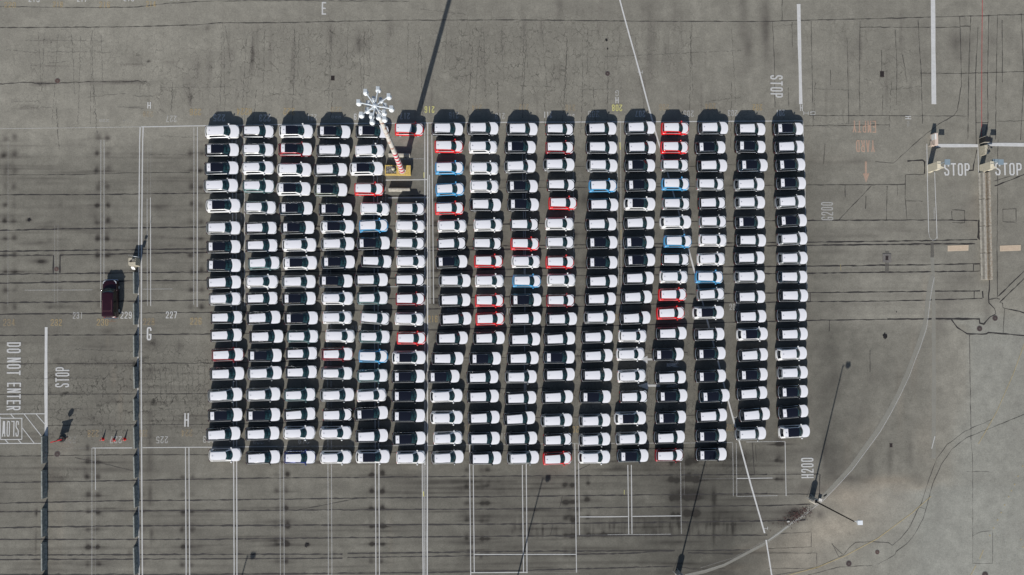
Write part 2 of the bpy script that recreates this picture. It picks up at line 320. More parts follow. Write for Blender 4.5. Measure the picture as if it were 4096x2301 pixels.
sm = MB()
def seam(pts, wd=3.2, mi=0, jit=1.0): strip(sm, pts, wd * 1.2, jit * .6, mi, 16, .6)
seam([(-40,111),(500,108),(780,100),(880,92),(1100,91),(1560,82),(2048,80),(2440,84),(2700,86),(3060,86),(3200,82),(3700,70),(4130,57)], 3.0, 1)
seam([(-40,27),(400,31),(550,28),(680,13),(850,4),(1130,3),(1640,5)], 2.4, 1)
seam([(-40,338),(110,330),(190,335),(350,328),(585,325)], 3, 1, 2)
seam([(-40,700),(280,699),(560,691),(760,690)], 2, 1)
seam([(-40,780),(400,778),(560,776),(860,772),(1200,772),(1530,785),(1715,783)], 3.2, 0)
seam([(1990,752),(2400,750),(2800,745),(3236,740),(3620,738)], 3, 1)
seam([(1990,665),(2330,666),(2640,672),(3060,655)], 2.2, 1); seam([(2000,720),(2650,735),(3000,738)], 1.8, 2)
seam([(-40,923),(300,915),(560,912),(860,908),(1700,904),(2200,894),(3100,883),(3236,882),(3720,880),(3910,882)], 3.6, 0)
seam([(-40,1006),(500,1000),(860,995),(1700,989),(2200,981),(3236,969),(3720,963),(3910,958)], 3.8, 0)
seam([(-40,1022),(212,1021)], 3, 0); seam([(240,1021),(500,1016),(860,1009),(1700,1002),(2200,995),(3236,982),(3560,978),(3900,975)], 4, 0)
seam([(214,1021),(213,1093)], 4, 0); seam([(240,1021),(240,1093)], 4, 0)
seam([(-40,1098),(500,1092),(860,1088),(1700,1085),(2200,1073),(3236,1065),(3720,1059),(3920,1055)], 4, 0)
seam([(-40,1134),(500,1124),(860,1121),(1700,1112),(2200,1104),(3236,1093),(3920,1085)], 3.8, 0)
seam([(-40,1212),(600,1204),(860,1200),(1700,1195),(2200,1184),(3236,1171),(3920,1164)], 3.6, 0)
seam([(3930,1164),(3933,1192)], 4, 0); seam([(3920,1055),(3922,1085)], 4, 0); seam([(3896,1165),(3897,1192)], 3, 0); seam([(3894,1057),(3893,1085)], 2.5, 0)
seam([(-40,1258),(400,1254),(860,1250),(1700,1237),(2200,1230),(2700,1214),(3236,1207),(3550,1205),(3930,1194)], 3.2, 0)
seam([(-40,1342),(500,1340),(860,1336),(1700,1321),(2100,1309),(2300,1306),(2700,1296),(3236,1282),(3550,1278),(3920,1276)], 3.2, 0)
seam([(-40,1457),(400,1454),(860,1453),(1300,1443),(1700,1436),(2200,1428),(2750,1410)], 2.8, 1)
seam([(-40,1579),(400,1577),(860,1575),(1700,1559),(2200,1552)], 2.8, 1)
seam([(190,1702),(530,1700),(860,1698),(1500,1684),(2200,1670),(2900,1660)], 2.6, 1)
seam([(-40,1826),(450,1820),(860,1819),(1700,1808),(2200,1800),(2900,1790)], 3.2, 1)
for ys, wd in (((1931,1923,1916,1913,1905,1898), 3.4), ((2014,2003,2001,1998,1986,1975), 3.6), ((2048,2044,2042,2042,2036,2022), 3.4), ((2112,2104,2103,2102,2097,2084), 4.2), ((2158,2158,2158,2155,2145,2141), 3.8)):
    seam(list(zip((-40, 500, 860, 1024, 2048, 3070), ys)), wd, 0)
seam([(-40,2221),(860,2218),(1370,2217)], 4, 0); seam([(1390,2214),(1700,2211),(2048,2206),(2700,2203)], 4, 0); seam([(-40,2239),(860,2236),(1370,2233)], 3.6, 0); seam([(1390,2231),(2048,2221),(2500,2214),(2690,2203)], 3.6, 0)
seam([(-40,2299),(860,2298),(1024,2296),(1700,2291),(2048,2283),(2690,2266)], 3.8, 0)
seam([(2745,2203),(3000,2200)], 3, 0); seam([(2752,2212),(2930,2216)], 3, 0); seam([(2720,2268),(2760,2276),(2900,2276)], 2.6, 1)
seam([(1024+400/2.516,1726+795/2.516),(1024+1020/2.516,1726+675/2.516)], 3, 1)
seam([(300,1830),(380,1847),(540,1885)], 2.6, 2); seam([(2306,1885),(2360,1858)], 2.6, 1)
seam([(2250,1985),(2238,2034)], 2, 2); seam([(2212,2095),(2202,2140)], 2, 2)
seam([(3009,1770),(3013,1830),(3018,1897)], 3, 1); seam([(3022,1780),(3026,1850)], 2, 2, 2)
seam([(3279,1898),(3278,1976)], 3, 0); seam([(3050,1899),(3278,1897)], 3, 1); seam([(3070,1976),(3278,1977)], 2.6, 1); seam([(3060,2023),(3240,2018)], 3, 0); seam([(3070,2084),(3222,2080)], 4, 0)
# right-hand slab joints and cracks
for p in [[(3128,0),(3129,84)],[(3244,84),(3248,250),(3253,505)],[(3440,85),(3437,300),(3440,460)],[(3090,90),(3097,240),(3100,430)],[(3168,90),(3170,190)],[(3526,200),(3527,290)],[(3388,150),(3394,400),(3394,500)],
          [(3531,380),(3529,460)],[(3322,280),(3322,340)],[(3153,350),(3156,430)],[(3580,120),(3588,260),(3585,420)],[(3610,220),(3628,330)]]: seam(p, 2.2, 2, 1.5)
for p in [[(3672,78),(3685,300),(3690,495)],[(3839,67),(3843,200),(3846,350)],[(3883,64),(3876,250),(3872,440),(3872,555)],[(3912,110),(3902,300),(3903,440),(3905,575)],[(3955,60),(3950,300),(3952,490),(3940,540)],
          [(3990,60),(3984,380),(3982,560)],[(4085,56),(4096,300),(4082,560)],[(4008,80),(4010,330)],[(3235,463),(3530,463),(3870,465)],[(3903,491),(3952,491)],[(3985,486),(4110,484)],[(3217,505),(3560,500)],
          [(3440,109),(3840,110)],[(3842,106),(3880,106)],[(3680,293),(3850,294),(4100,286)],[(3912,293),(3952,292)],[(3844,350),(3830,440),(3814,464),(3757,495),(3680,556),(3575,652),(3500,648)],
          [(3484,745),(3356,880)],[(3380,743),(3381,790)],[(3588,740),(3590,782)],[(3622,700),(3620,790),(3628,880)],[(3622,700),(3700,697)],[(3622,804),(3690,805)],[(3548,745),(3546,880)],[(3464,785),(3462,835)],
          [(3300,575),(3294,655)],[(3806,845),(3808,880)],[(3992,560),(3990,800),(3988,1040),(3990,1190)],[(3808,840),(3858,842),(3858,892),(3810,890)],[(4010,838),(4064,836),(4064,890),(4012,888),(4010,838)],
          [(3318,1283),(3317,1325)],[(3878,1340),(3880,1500),(3884,1760)],[(3480,1400),(3480,1490)]]: seam(p, 2.4, 1, 1.2)
seam([(3630,644),(3690,642),(3698,648),(3698,695)], 4, 0); seam([(3908,600),(3898,640),(3892,682),(3875,682)], 3.5, 0)
seam([(3978,745),(4100,698)], 3.5, 0); seam([(3975,725),(4060,700)], 2.5, 1); seam([(3916,882),(3913,950),(3920,958)], 6, 0)
seam([(3958,1118),(3957,1160),(3953,1182),(3956,1212),(3978,1236),(3984,1256),(3960,1268),(3935,1296),(3919,1294),(3917,1277),(3780,1275),(3550,1277)], 5, 0)
seam([(3806,1280),(3830,1312),(3868,1336),(3945,1336),(3953,1331),(4110,1344)], 3.6, 0); seam([(4110,1072),(3993,1185)], 3, 0); seam([(4110,1102),(3998,1210),(4010,1215),(4012,1232),(4110,1255)], 3, 0)
seam([(3953,1200),(3985,1193),(4000,1198)], 3, 1); seam([(4018,1236),(4012,1331)], 2.4, 1); seam([(3240,1172),(3241,1205)], 3, 0)
def c3(l): return [(3072 + x / 2.516, 1726 + y / 2.516) for x, y in l]
seam(c3([(2250,-120),(1980,0),(1800,135),(1700,270),(1620,480),(1545,720),(1500,800),(1430,960),(1340,1070),(1250,1150),(1210,1120),(1050,1112),(880,1115),(820,1170),(755,1250),(715,1265),(640,1120)]), 2.0, 1)
seam(c3([(2600,-180),(2160,0),(2000,60),(1850,180),(1740,340),(1660,520),(1600,740),(1560,880),(1480,1030),(1400,1130),(1290,1210),(1280,1240),(1110,1335)]), 2.0, 1)
for l in ([(0,1460),(490,1375),(660,1290),(740,1250)],[(0,1380),(490,1378),(490,1225),(20,1225)],[(400,1446),(720,1365),(1050,1350)],[(640,1130),(750,1240)],[(110,1030),(435,1012),(435,1160)],[(0,1180),(440,1162)],
          [(2060,280),(2060,1330),(2260,1330),(2260,1000),(2140,1010),(2060,1050)],[(2000,405),(2220,405)],[(2040,60),(2060,280)],[(520,430),(520,630)],[(380,840),(380,890)],[(1525,765),(1580,775)]): seam(c3(l), 1.7, 2 if l[0][0] > 1900 else 1)
# wandering cracks, upper yard
def wander(x, y, dx, dy, n, step, wd=1.8, mi=2):
    p = [(x, y)]; d_ = random.gauss(0, .06); x0_, y0_ = x, y
    for i in range(n * 2):
        x += dx * step / 2 + dy * d_ * step / 2; y += dy * step / 2 + dx * d_ * step / 2
        p.append((x + random.gauss(0, 1.5 if dy else .8), y + random.gauss(0, 1.3 if dx else .8)))
        if random.random() < .10 and len(p) > 4:
            strip(sm, p, wd * .72, 0, mi, 60, .7); p = []; x += dx * 8; y += dy * 8; p.append((x, y))
    if len(p) > 2: strip(sm, p, wd * .72, 0, mi, 60, .7)
for x in [150,180,232,287,325,365,372,405,893,893,905,985,1012,1060,1174,1174,1196,1230,1325,1325,1390,1432,1455,1470,1632,1682,1790,1850,1920,1935,2005,2098,2100,2165,2268,2352,2265,2330,2430,2480,2540,2760,2925,2764]:
    wander(x + random.uniform(-4, 4), random.uniform(92, 160), 0, 1, random.randint(9, 26), 13)
for x, y, n in [(225,430,12),(375,350,14),(690,330,10),(1026,360,12),(1175,300,16),(1330,370,8),(1682,190,24),(1890,190,22),(1990,330,12),(2102,200,22),(2268,200,22),(2435,300,16),(2330,330,16),(2765,90,28),(2926,330,20),(2372,350,12),(2180,360,12),(3260,330,12),(3565,330,14)]:
    wander(x, y, 0, 1, n, 12, 2.2, 1)
for x, y, n in [(100,162,24),(190,208,20),(120,265,12),(640,352,20),(1080,376,10),(1290,363,7),(1680,37,14),(2080,342,12),(2320,360,10),(2420,228,40),(3090,108,8),(3230,355,14),(3560,362,10),(20,200,10),(350,390,12),(530,386,8),(40,408,9),(80,430,9),
                (470,428,9),(640,545,12),(740,615,14),(600,618,12),(300,1397,22),(40,1514,30),(200,1510,20),(560,1516,8),(180,1640,16),(560,1650,18),(1640,545,6),(2800,412,12),(3250,505,20)]:
    wander(x, y, 1, 0, n, 12, 1.8, 2)
for x in range(575, 850, 22):
    wander(x, random.uniform(1455, 1475), 0, 1, random.randint(5, 14), 12, 1.8, 2)
seams = sm.build('tar_seams', [TAR, TAR2, CRK]); tag(seams, 'dark sealed joints and cracks crossing the asphalt', kind='structure')

# ------------------------------------------------------------------ painted lines
_z[0] = 0.022
PM['c1'] = paint_mat('cement_strip', (.275,.268,.232), .36, .9); PM['c2'] = paint_mat('dark_patch', (.12,.113,.10), .40, .6)
LM = ['c1', 'c2', 'w0', 'w1', 'w2', 'w3', 'y1', 'r1', 's1', 't1', 'y0']
lm = MB()
KC = [(3737,1110),(3728,1150),(3719,1210),(3712,1270),(3706,1310),(3695,1345),(3680,1390),(3660,1440),(3637,1503),(3601,1580),(3562,1655),(3521,1726),(3469,1797),(3410,1877),(3350,1943),(3291,2004),(3267,2022),(3223,2056),(3171,2090),(3112,2135),(3060,2172),(2978,2217),(2902,2255),(2823,2282),(2745,2302)]
def line(pts, wd, m='w1', jit=0.25): strip(lm, pts, wd, jit, LM.index(m), 70, .12)
line([(x-9, y-6) for x, y in KC[:-7]], 17, 'c1', .8); line([(x-4, y+3) for x, y in KC[-8:]], 12, 'c1', 1.5); line([(3734,1205),(3735,1500),(3734,1835)], 19, 'c1', .3)
line([(3728,1030),(3733,1110),(3734,1205)], 15, 'c1', .3); line([(3728,970),(3729,1030)], 14, 'c2', .3)
line([(3548,1005),(3548,1090)], 17, 'c2')
line([(-40,516),(560,508)], 2.2, 'w2'); line([(565,508),(830,503),(1400,495),(2000,490),(2650,487),(3211,484)], 4.0, 'w1')
line([(3211,484),(3219,700),(3225,1070),(3228,1160)], 2.8, 'w1'); 
line([(561,508),(559,560),(555,1020),(552,1500),(553,1817),(557,2310)], 4.2, 'w1'); line([(573,508),(571,560),(566,1043),(565,1503),(567,1923),(570,2310)], 5.0, 'w1')
for x, a, e, m in ((404,560,1231,'w2'),(417,560,1121,'w2'),(776,510,1220,'w2'),(790,508,1228,'w1'),(219,900,1215,'w3'),(232,900,1219,'w3'),(33,560,1225,'w3')): line([(x,a),(x-1,e)], 3, m)
line([(592,560),(589,800)], 2, 'w3'); line([(589,795),(590,1223)], 3, 'w2'); line([(604,560),(602,800)], 2, 'w3'); line([(602,790),(603,1224)], 3, 'w1')
line([(185,1309),(184,1500),(185,1745)], 11, 'w0')
for p in ([(-20,1657),(181,1655)],[(-20,1775),(166,1773)],[(97,1657),(165,1743)],[(145,1657),(182,1700)],[(90,1712),(137,1773)],[(43,1657),(57,1672)],[(-5,1664),(5,1673)],[(20,1758),(34,1773)],[(72,1758),(86,1773)],
          [(2,1673),(88,1673)],[(88,1672),(88,1757)],[(88,1757),(2,1758)],[(3,1758),(2,1673)]): line(p, 3.4, 'w1')
line([(210,1793),(380,1793)], 2, 'w3'); line([(370,1792),(530,1792)], 3.2, 'w1'); line([(570,1791),(850,1789),(1110,1786)], 3.2, 'w1'); line([(1110,1786),(1400,1785),(1830,1780),(2000,1777),(2310,1774),(2610,1773),(2740,1772),(2930,1770)], 2.6, 'w2'); line([(2985,1768),(3140,1766)], 3, 'w2')
for a, bq, y0, y1, m, wd in ((368,368,1792,2310,'w2',2.2),(381,382,1792,1960,'w1',2.6),(382,382,1960,2310,'w3',2),(742,745,1790,2310,'w1',3.6),(756,759,1790,2310,'w1',3.6),(929,937,530,2310,'w1',4),(944,948,530,2310,'w1',4),
        (964,966,510,1240,'w2',2.4),(977,979,500,1225,'w1',2.8),(1120,1122,1786,2310,'w2',2.6),(1134.6,1137,1786,2310,'w2',3),(1149,1152,690,890,'w2',2.6),(1163,1165,690,890,'w2',2.6),(1306,1314,560,2310,'w2',3.2),(1320,1328,560,2310,'w2',3.2),
        (1494,1504,560,2310,'w1',3.6),(1509,1518,560,2310,'w1',3.4),(1526,1530,560,800,'w2',2.4),(1542,1543,720,812,'w2',2.4),(1699,1700,492,1860,'w1',4),(1711,1709,492,2310,'w0',4.6),(1718,1720,700,1216,'w1',3),(1727,1735,500,1215,'w1',3.2),
        (1689,1692,1850,2310,'w1',3.4),(1696,1697,1850,2310,'w1',3),(1703,1703,1850,2310,'w2',3),(1878,1883,1780,2310,'w1',3.4),(1892,1897,1780,2292,'w1',3.4),(1904,1908,920,1330,'w3',2),(1919,1921,920,1330,'w3',2),
        (2089,2097,560,1100,'w1',3),(2104,2097,560,1600,'w1',3.2),(2089,2094,1860,2292,'w1',3.6),(2103,2108,1500,2292,'w1',3.6),(2278,2283,540,1080,'w3',2),(2292,2296,540,1080,'w2',2.6),(2299,2306,1775,2290,'w1',3.4),(2313.5,2318,1775,2141,'w1',3.2),
        (2467,2474,500,1140,'w2',3),(2482,2486,490,1380,'w2',2.8),(2511,2515,1860,2137,'w1',3.4),(2525,2528,1860,2136,'w1',3.4),(2722,2725,1850,2135,'w2',2.8),(2736,2737,1840,1980,'w3',2.4),(2931,2933,1772,1986,'w2',2.6),(2945,2947,1772,1986,'w2',3),
        (3140,3144,1767,1984,'w1',3),(3025,3035,500,1060,'w3',2),(3039,3049,500,1060,'w3',2),(2841,2845,520,1000,'w3',2)):
    line([(a, y0), (bq, y1)], wd, m)
for p, wd, m in (([(2318,2068),(2511,2067)],3.4,'w1'),([(2530,2066),(2724,2064)],3.4,'w1'),([(2797,1916),(2932,1914)],2.4,'w3'),([(2947,1914),(3090,1912)],3,'w1'),([(2947,1986),(3110,1983)],2.6,'w2'),([(2306,2140),(2430,2139)],2,'w3'),([(2430,2139),(2684,2137)],2.6,'w2'),
        ([(1897,2218),(2304,2218)],3.4,'w1'),([(1884,2291),(2110,2290)],3.6,'w1'),([(2110,2291),(2305,2290)],2,'w3'),([(1544,1148),(1717,1146)],3,'w1'),([(960,1155),(1310,1153)],2.2,'w3'),([(1735,1147),(2440,1139)],2.2,'w3'),([(100,1161),(370,1160)],2.2,'w2'),
        ([(490,1159),(550,1159)],2,'w3'),([(570,1157),(690,1156)],2.4,'w2'),([(2800,1134),(2950,1133)],2.2,'w3'),([(1542,721),(1710,719)],4,'w1'),([(1550,636),(1697,636)],2.4,'w2'),([(1552,792),(1715,791)],3.6,'w1'),
        ([(3707,575),(3710,750),(3714,930)],3.2,'w1'),([(3714,930),(3718,950),(3730,962),(3742,958),(3747,948)],2.6,'w2'),([(3738,690),(3748,955)],3.2,'w1'),([(3911,590),(3914,700),(3922,960)],3.2,'w1'),
        ([(3736,830),(3736,880)],3,'w2'),([(3560,841),(3535,841)],1.6,'w3'),([(3610,842),(3625,842)],1.6,'w3'),([(3655,843),(3665,843)],1.6,'w3')): line(p, wd, m)
line([(2469,-40),(2479,0),(2561,300),(2610,487),(2710,830),(2869,1435),(2912,1602),(2956,1762),(3003,1938),(3058,2133)], 6.2, 'w0', .4)
line([(3064,2160),(3072,2210),(3088,2310)], 5.5, 'w0')
for x, y in ((2559,289),(2937,1670),(3060,2113)): line([(x-9,y),(x+9,y+1)], 2, 'w1'); line([(x+10,y-6),(x+10,y+6)], 2, 'w1')
line([(3194,17),(3203,417)], 14, 'w0'); line([(3731,-30),(3733,200),(3735,417)], 19, 'w0')
line([(3742,583),(3912,583)], 13.5, 'w0'); line([(3950,578),(4120,580)], 15, 'w0')
line([(3929,-20),(3927,200),(3926,400),(3926,552)], 2.6, 'r1')
line([(3737,1110),(3728,1150),(3719,1210),(3712,1270),(3706,1310),(3695,1345),(3680,1390),(3660,1440),(3637,1503),(3601,1580),(3562,1655),(3521,1726),(3469,1797),(3410,1877),(3350,1943),(3291,2004),(3267,2022),(3223,2056),(3171,2090),(3112,2135),(3072,2163)], 3.6, 'w2')
line([(3060,2172),(2978,2217),(2902,2255),(2823,2282),(2745,2302)], 3.0, 'w3'); line([(3070,2158),(2930,2232),(2800,2272)], 3, 'w3')
line([(4110,1340),(4051,1501),(3985,1650),(3942,1726),(3913,1776)], 2.8, 'y1'); line([(3724,1986),(3648,2052),(3509,2155),(3382,2223),(3271,2269),(3150,2302)], 3.2, 'y1')
for x, y in ((4110,1830),(4090,1865),(4072,1905),(4058,1938),(4045,1963),(4034,1987),(4018,2020),(4004,2050),(3990,2080),(3974,2112),(3959,2142),(4082,2158),(4092,2188)): line([(x-2,y+2),(x+2,y-2)], 5, 'y1')
for p in ([(3933,2200),(3918,2236)],[(3903,2262),(3882,2302)]): line(p, 3.5, 'y1')
for i in range(6): line([(3962+24*i,2120+(-60 if i>2 else 0)),(3998+26*i,2302)], 1.6, 'w3')
line([(3463,646),(3463,694)], 9, 's1')
line([(3739,1745),(3726,1795)], 3, 'w1'); line([(3236+375/2.995,1057),(3236+380/2.995,1085)], 2, 'y1')
line([(1696,690),(1696,712)], 3.5, 'y0'); line([(2480,570),(2481,600)], 3.5, 'y0'); line([(2484,920),(2484,960)], 3, 'y1'); line([(2497,1960),(2497,1978)], 2, 'y0'); line([(1694,1966),(1695,1986)], 4, 'y0')
def poly(pts, m):
    _z[0] += .0001
    lm.add([(*at(x, y).xy, _z[0]) for x, y in pts], [tuple(range(len(pts)))], LM.index(m))
poly([(3451,694),(3477,694),(3464,732)], 's1')
poly([(2590,1423),(2590,1455),(2560,1438)], 'w1'); line([(2590,1438),(2612,1438)], 8, 'w1')
poly([(2592,1530),(2592,1559),(2551,1543)], 'w1'); line([(2592,1543),(2640,1543)], 8, 'w1')
for x in (3790, 3999):
    poly([(x,983),(x+84,980),(x+83,1003),(x,1006)], 't1')
    for k in range(3): line([(x+6,989+5*k),(x+76,987+5*k)], 1.1, 's1')
line([(2680,1446),(2716,1446)], 3.5, 'w2')
lines = lm.build('painted_lines', [PM[k] for k in LM]); tag(lines, 'white and yellow bay lines and lane lines painted on the yard', kind='structure')

# ------------------------------------------------------------------ painted words and numbers
def rrect(x0, y0, x1, y1, c=.22, gaps=True):
    cy = c * .55
    R_ = [(.5*(x0+x1)+.05, y1), (x1-c, y1), (x1, y1-cy), (x1, y0+cy), (x1-c, y0), (.5*(x0+x1)+.05, y0)]
    L_ = [(.5*(x0+x1)-.05, y0), (x0+c, y0), (x0, y0+cy), (x0, y1-cy), (x0+c, y1), (.5*(x0+x1)-.05, y1)]
    if not gaps: R_[0] = (.5*(x0+x1), y1); R_[-1] = (.5*(x0+x1), y0); L_[0] = R_[-1]; L_[-1] = R_[0]
    return [R_, L_]
GL = {
 '0': rrect(0,0,1,1), 'O': rrect(0,0,1,1), '1': [[(.5,0),(.5,1)]],
 '2': [[(0,.72),(0,.88),(.22,1),(.78,1),(1,.88),(1,.66),(.85,.52)],[(.8,.47),(0,.10),(0,0),(1,0)]],
 '3': [[(0,.8),(0,.88),(.22,1),(.78,1),(1,.88),(1,.64),(.75,.52),(.4,.52)],[(.78,.48),(1,.38),(1,.12),(.78,0),(.22,0),(0,.12),(0,.22)]],
 '4': [[(.72,0),(.72,1)],[(.62,.94),(0,.34)],[(0,.25),(1,.25)]],
 '5': [[(1,1),(.06,1),(0,.58),(.7,.60),(1,.48),(1,.12),(.78,0),(.22,0),(0,.12),(0,.2)]],
 '6': [[(1,.82),(1,.9),(.78,1),(.22,1),(0,.88),(0,.12),(.22,0),(.45,0)],[(.55,0),(.78,0),(1,.12),(1,.42),(.78,.54),(.12,.54)]],
 '7': [[(0,1),(1,1),(1,.86),(.35,0)]],
 '8': rrect(.04,.54,.96,1,.2)+rrect(0,0,1,.46,.2),
 '9': [[(0,.18),(0,.1),(.22,0),(.78,0),(1,.12),(1,.88),(.78,1),(.55,1)],[(.45,1),(.22,1),(0,.88),(0,.58),(.22,.46),(.88,.46)]],
 'A': [[(0,0),(.5,1)],[(.5,1),(1,0)],[(.28,.3),(.72,.3)]], 'C': [[(1,.8),(1,.88),(.78,1),(.22,1),(0,.88),(0,.12),(.22,0),(.78,0),(1,.12),(1,.2)]],
 'D': [[(0,0),(0,1)],[(.12,1),(.72,1),(1,.86),(1,.14),(.72,0),(.12,0)]], 'E': [[(0,0),(0,1)],[(.12,1),(1,1)],[(.12,.5),(.85,.5)],[(.12,0),(1,0)]],
 'G': [[(1,.80),(1,.90),(.78,1),(.22,1),(0,.90),(0,.10),(.22,0),(.78,0),(1,.10),(1,.36)],[(1,.42),(.6,.42)]], 'H': [[(0,0),(0,1)],[(1,0),(1,1)],[(.12,.5),(.88,.5)]],
 'L': [[(0,1),(0,0),(1,0)]], 'M': [[(0,0),(0,1)],[(1,0),(1,1)],[(.1,.98),(.5,.4)],[(.5,.4),(.9,.98)]], 'N': [[(0,0),(0,1)],[(1,0),(1,1)],[(.12,.95),(.88,.05)]],
 'P': [[(0,0),(0,1)],[(.12,1),(.72,1),(1,.88),(1,.58),(.72,.46),(.12,.46)]], 'R': [[(0,0),(0,1)],[(.12,1),(.72,1),(1,.88),(1,.60),(.72,.50),(.12,.50)],[(.55,.44),(1,0)]],
 'S': [[(1,.8),(1,.88),(.78,1),(.22,1),(0,.88),(0,.66),(.2,.56),(.44,.52)],[(.54,.49),(.8,.44),(1,.34),(1,.12),(.78,0),(.22,0),(0,.12),(0,.2)]],
 'T': [[(0,1),(1,1)],[(.5,.92),(.5,0)]], 'W': [[(0,1),(.25,0)],[(.28,.04),(.5,.8)],[(.5,.8),(.72,.04)],[(.75,0),(1,1)]], 'Y': [[(0,1),(.5,.5)],[(1,1),(.55,.52)],[(.5,.45),(.5,0)]], }
def text_outline(s, aspect=1.0, sw=.135):
    """letters built from brush strokes; unit box, aspect = width / height of the word"""
    n = len(s); gap = .34; adv = 1 / (n + (n - 1) * gap); V_ = []; F_ = []; zz = 0
    for k, ch in enumerate(s):
        x0 = k * adv * (1 + gap) * aspect; cw = adv * aspect; h = sw / 2
        for st in GL[ch]:
            zz += 3e-5; P = [Vector((x0 + h + px * (cw - 2*h), h + py * (1 - 2*h), 0)) for px, py in st]; vs = []
            for i, p in enumerate(P):
                a = (p - P[i-1]).normalized() if i else None; b = (P[i+1] - p).normalized() if i < len(P)-1 else None
                a = a or b; b = b or a; t_ = (a + b)
                t_ = t_.normalized() if t_.length > .01 else a
                m_ = Vector((-t_.y, t_.x, 0)); k_ = h / max(.5, m_.dot(Vector((-a.y, a.x, 0))))
                e = t_ * (h * .9 if i == len(P)-1 else (-h * .9 if i == 0 else 0))
                vs += [p + m_*k_ + e, p - m_*k_ + e]
            b0 = len(V_); V_ += [(q.x / aspect - .5, q.y - .5, zz) for q in vs]
            F_ += [(b0+2*i, b0+2*i+1, b0+2*i+3, b0+2*i+2) for i in range(len(P)-1)]
    return np.array(V_), F_
_z[0] = 0.038
def word(s, px, py, hpx, wpx, ang=0, m='w1'):
    v, f = text_outline(s, wpx / hpx, min(.13 if hpx < 40 else .12, .33 * (wpx / hpx) / (len(s) + (len(s) - 1) * .34))); _z[0] += .0001
    W_, H_ = wpx / PXM, hpx / PXM; c = at(px, py); a = R(ang); mb = MB()
    mb.add([(q[0]*W_*math.cos(a) - q[1]*H_*math.sin(a), q[0]*W_*math.sin(a) + q[1]*H_*math.cos(a), q[2]) for q in v], f)
    big = len(s) > 1 and s.isalpha()
    o = mb.build('painted_word' if big else 'painted_number', PM[m]); o.location = (c.x, c.y, _z[0])
    cn = {'w':'white','o':'orange','y':'yellow','s':'salmon','r':'red','t':'tan'}[m[0]]
    tag(o, '%s %s "%s" stencilled on the asphalt' % (cn, 'word' if big else 'marking', s), kind='structure')
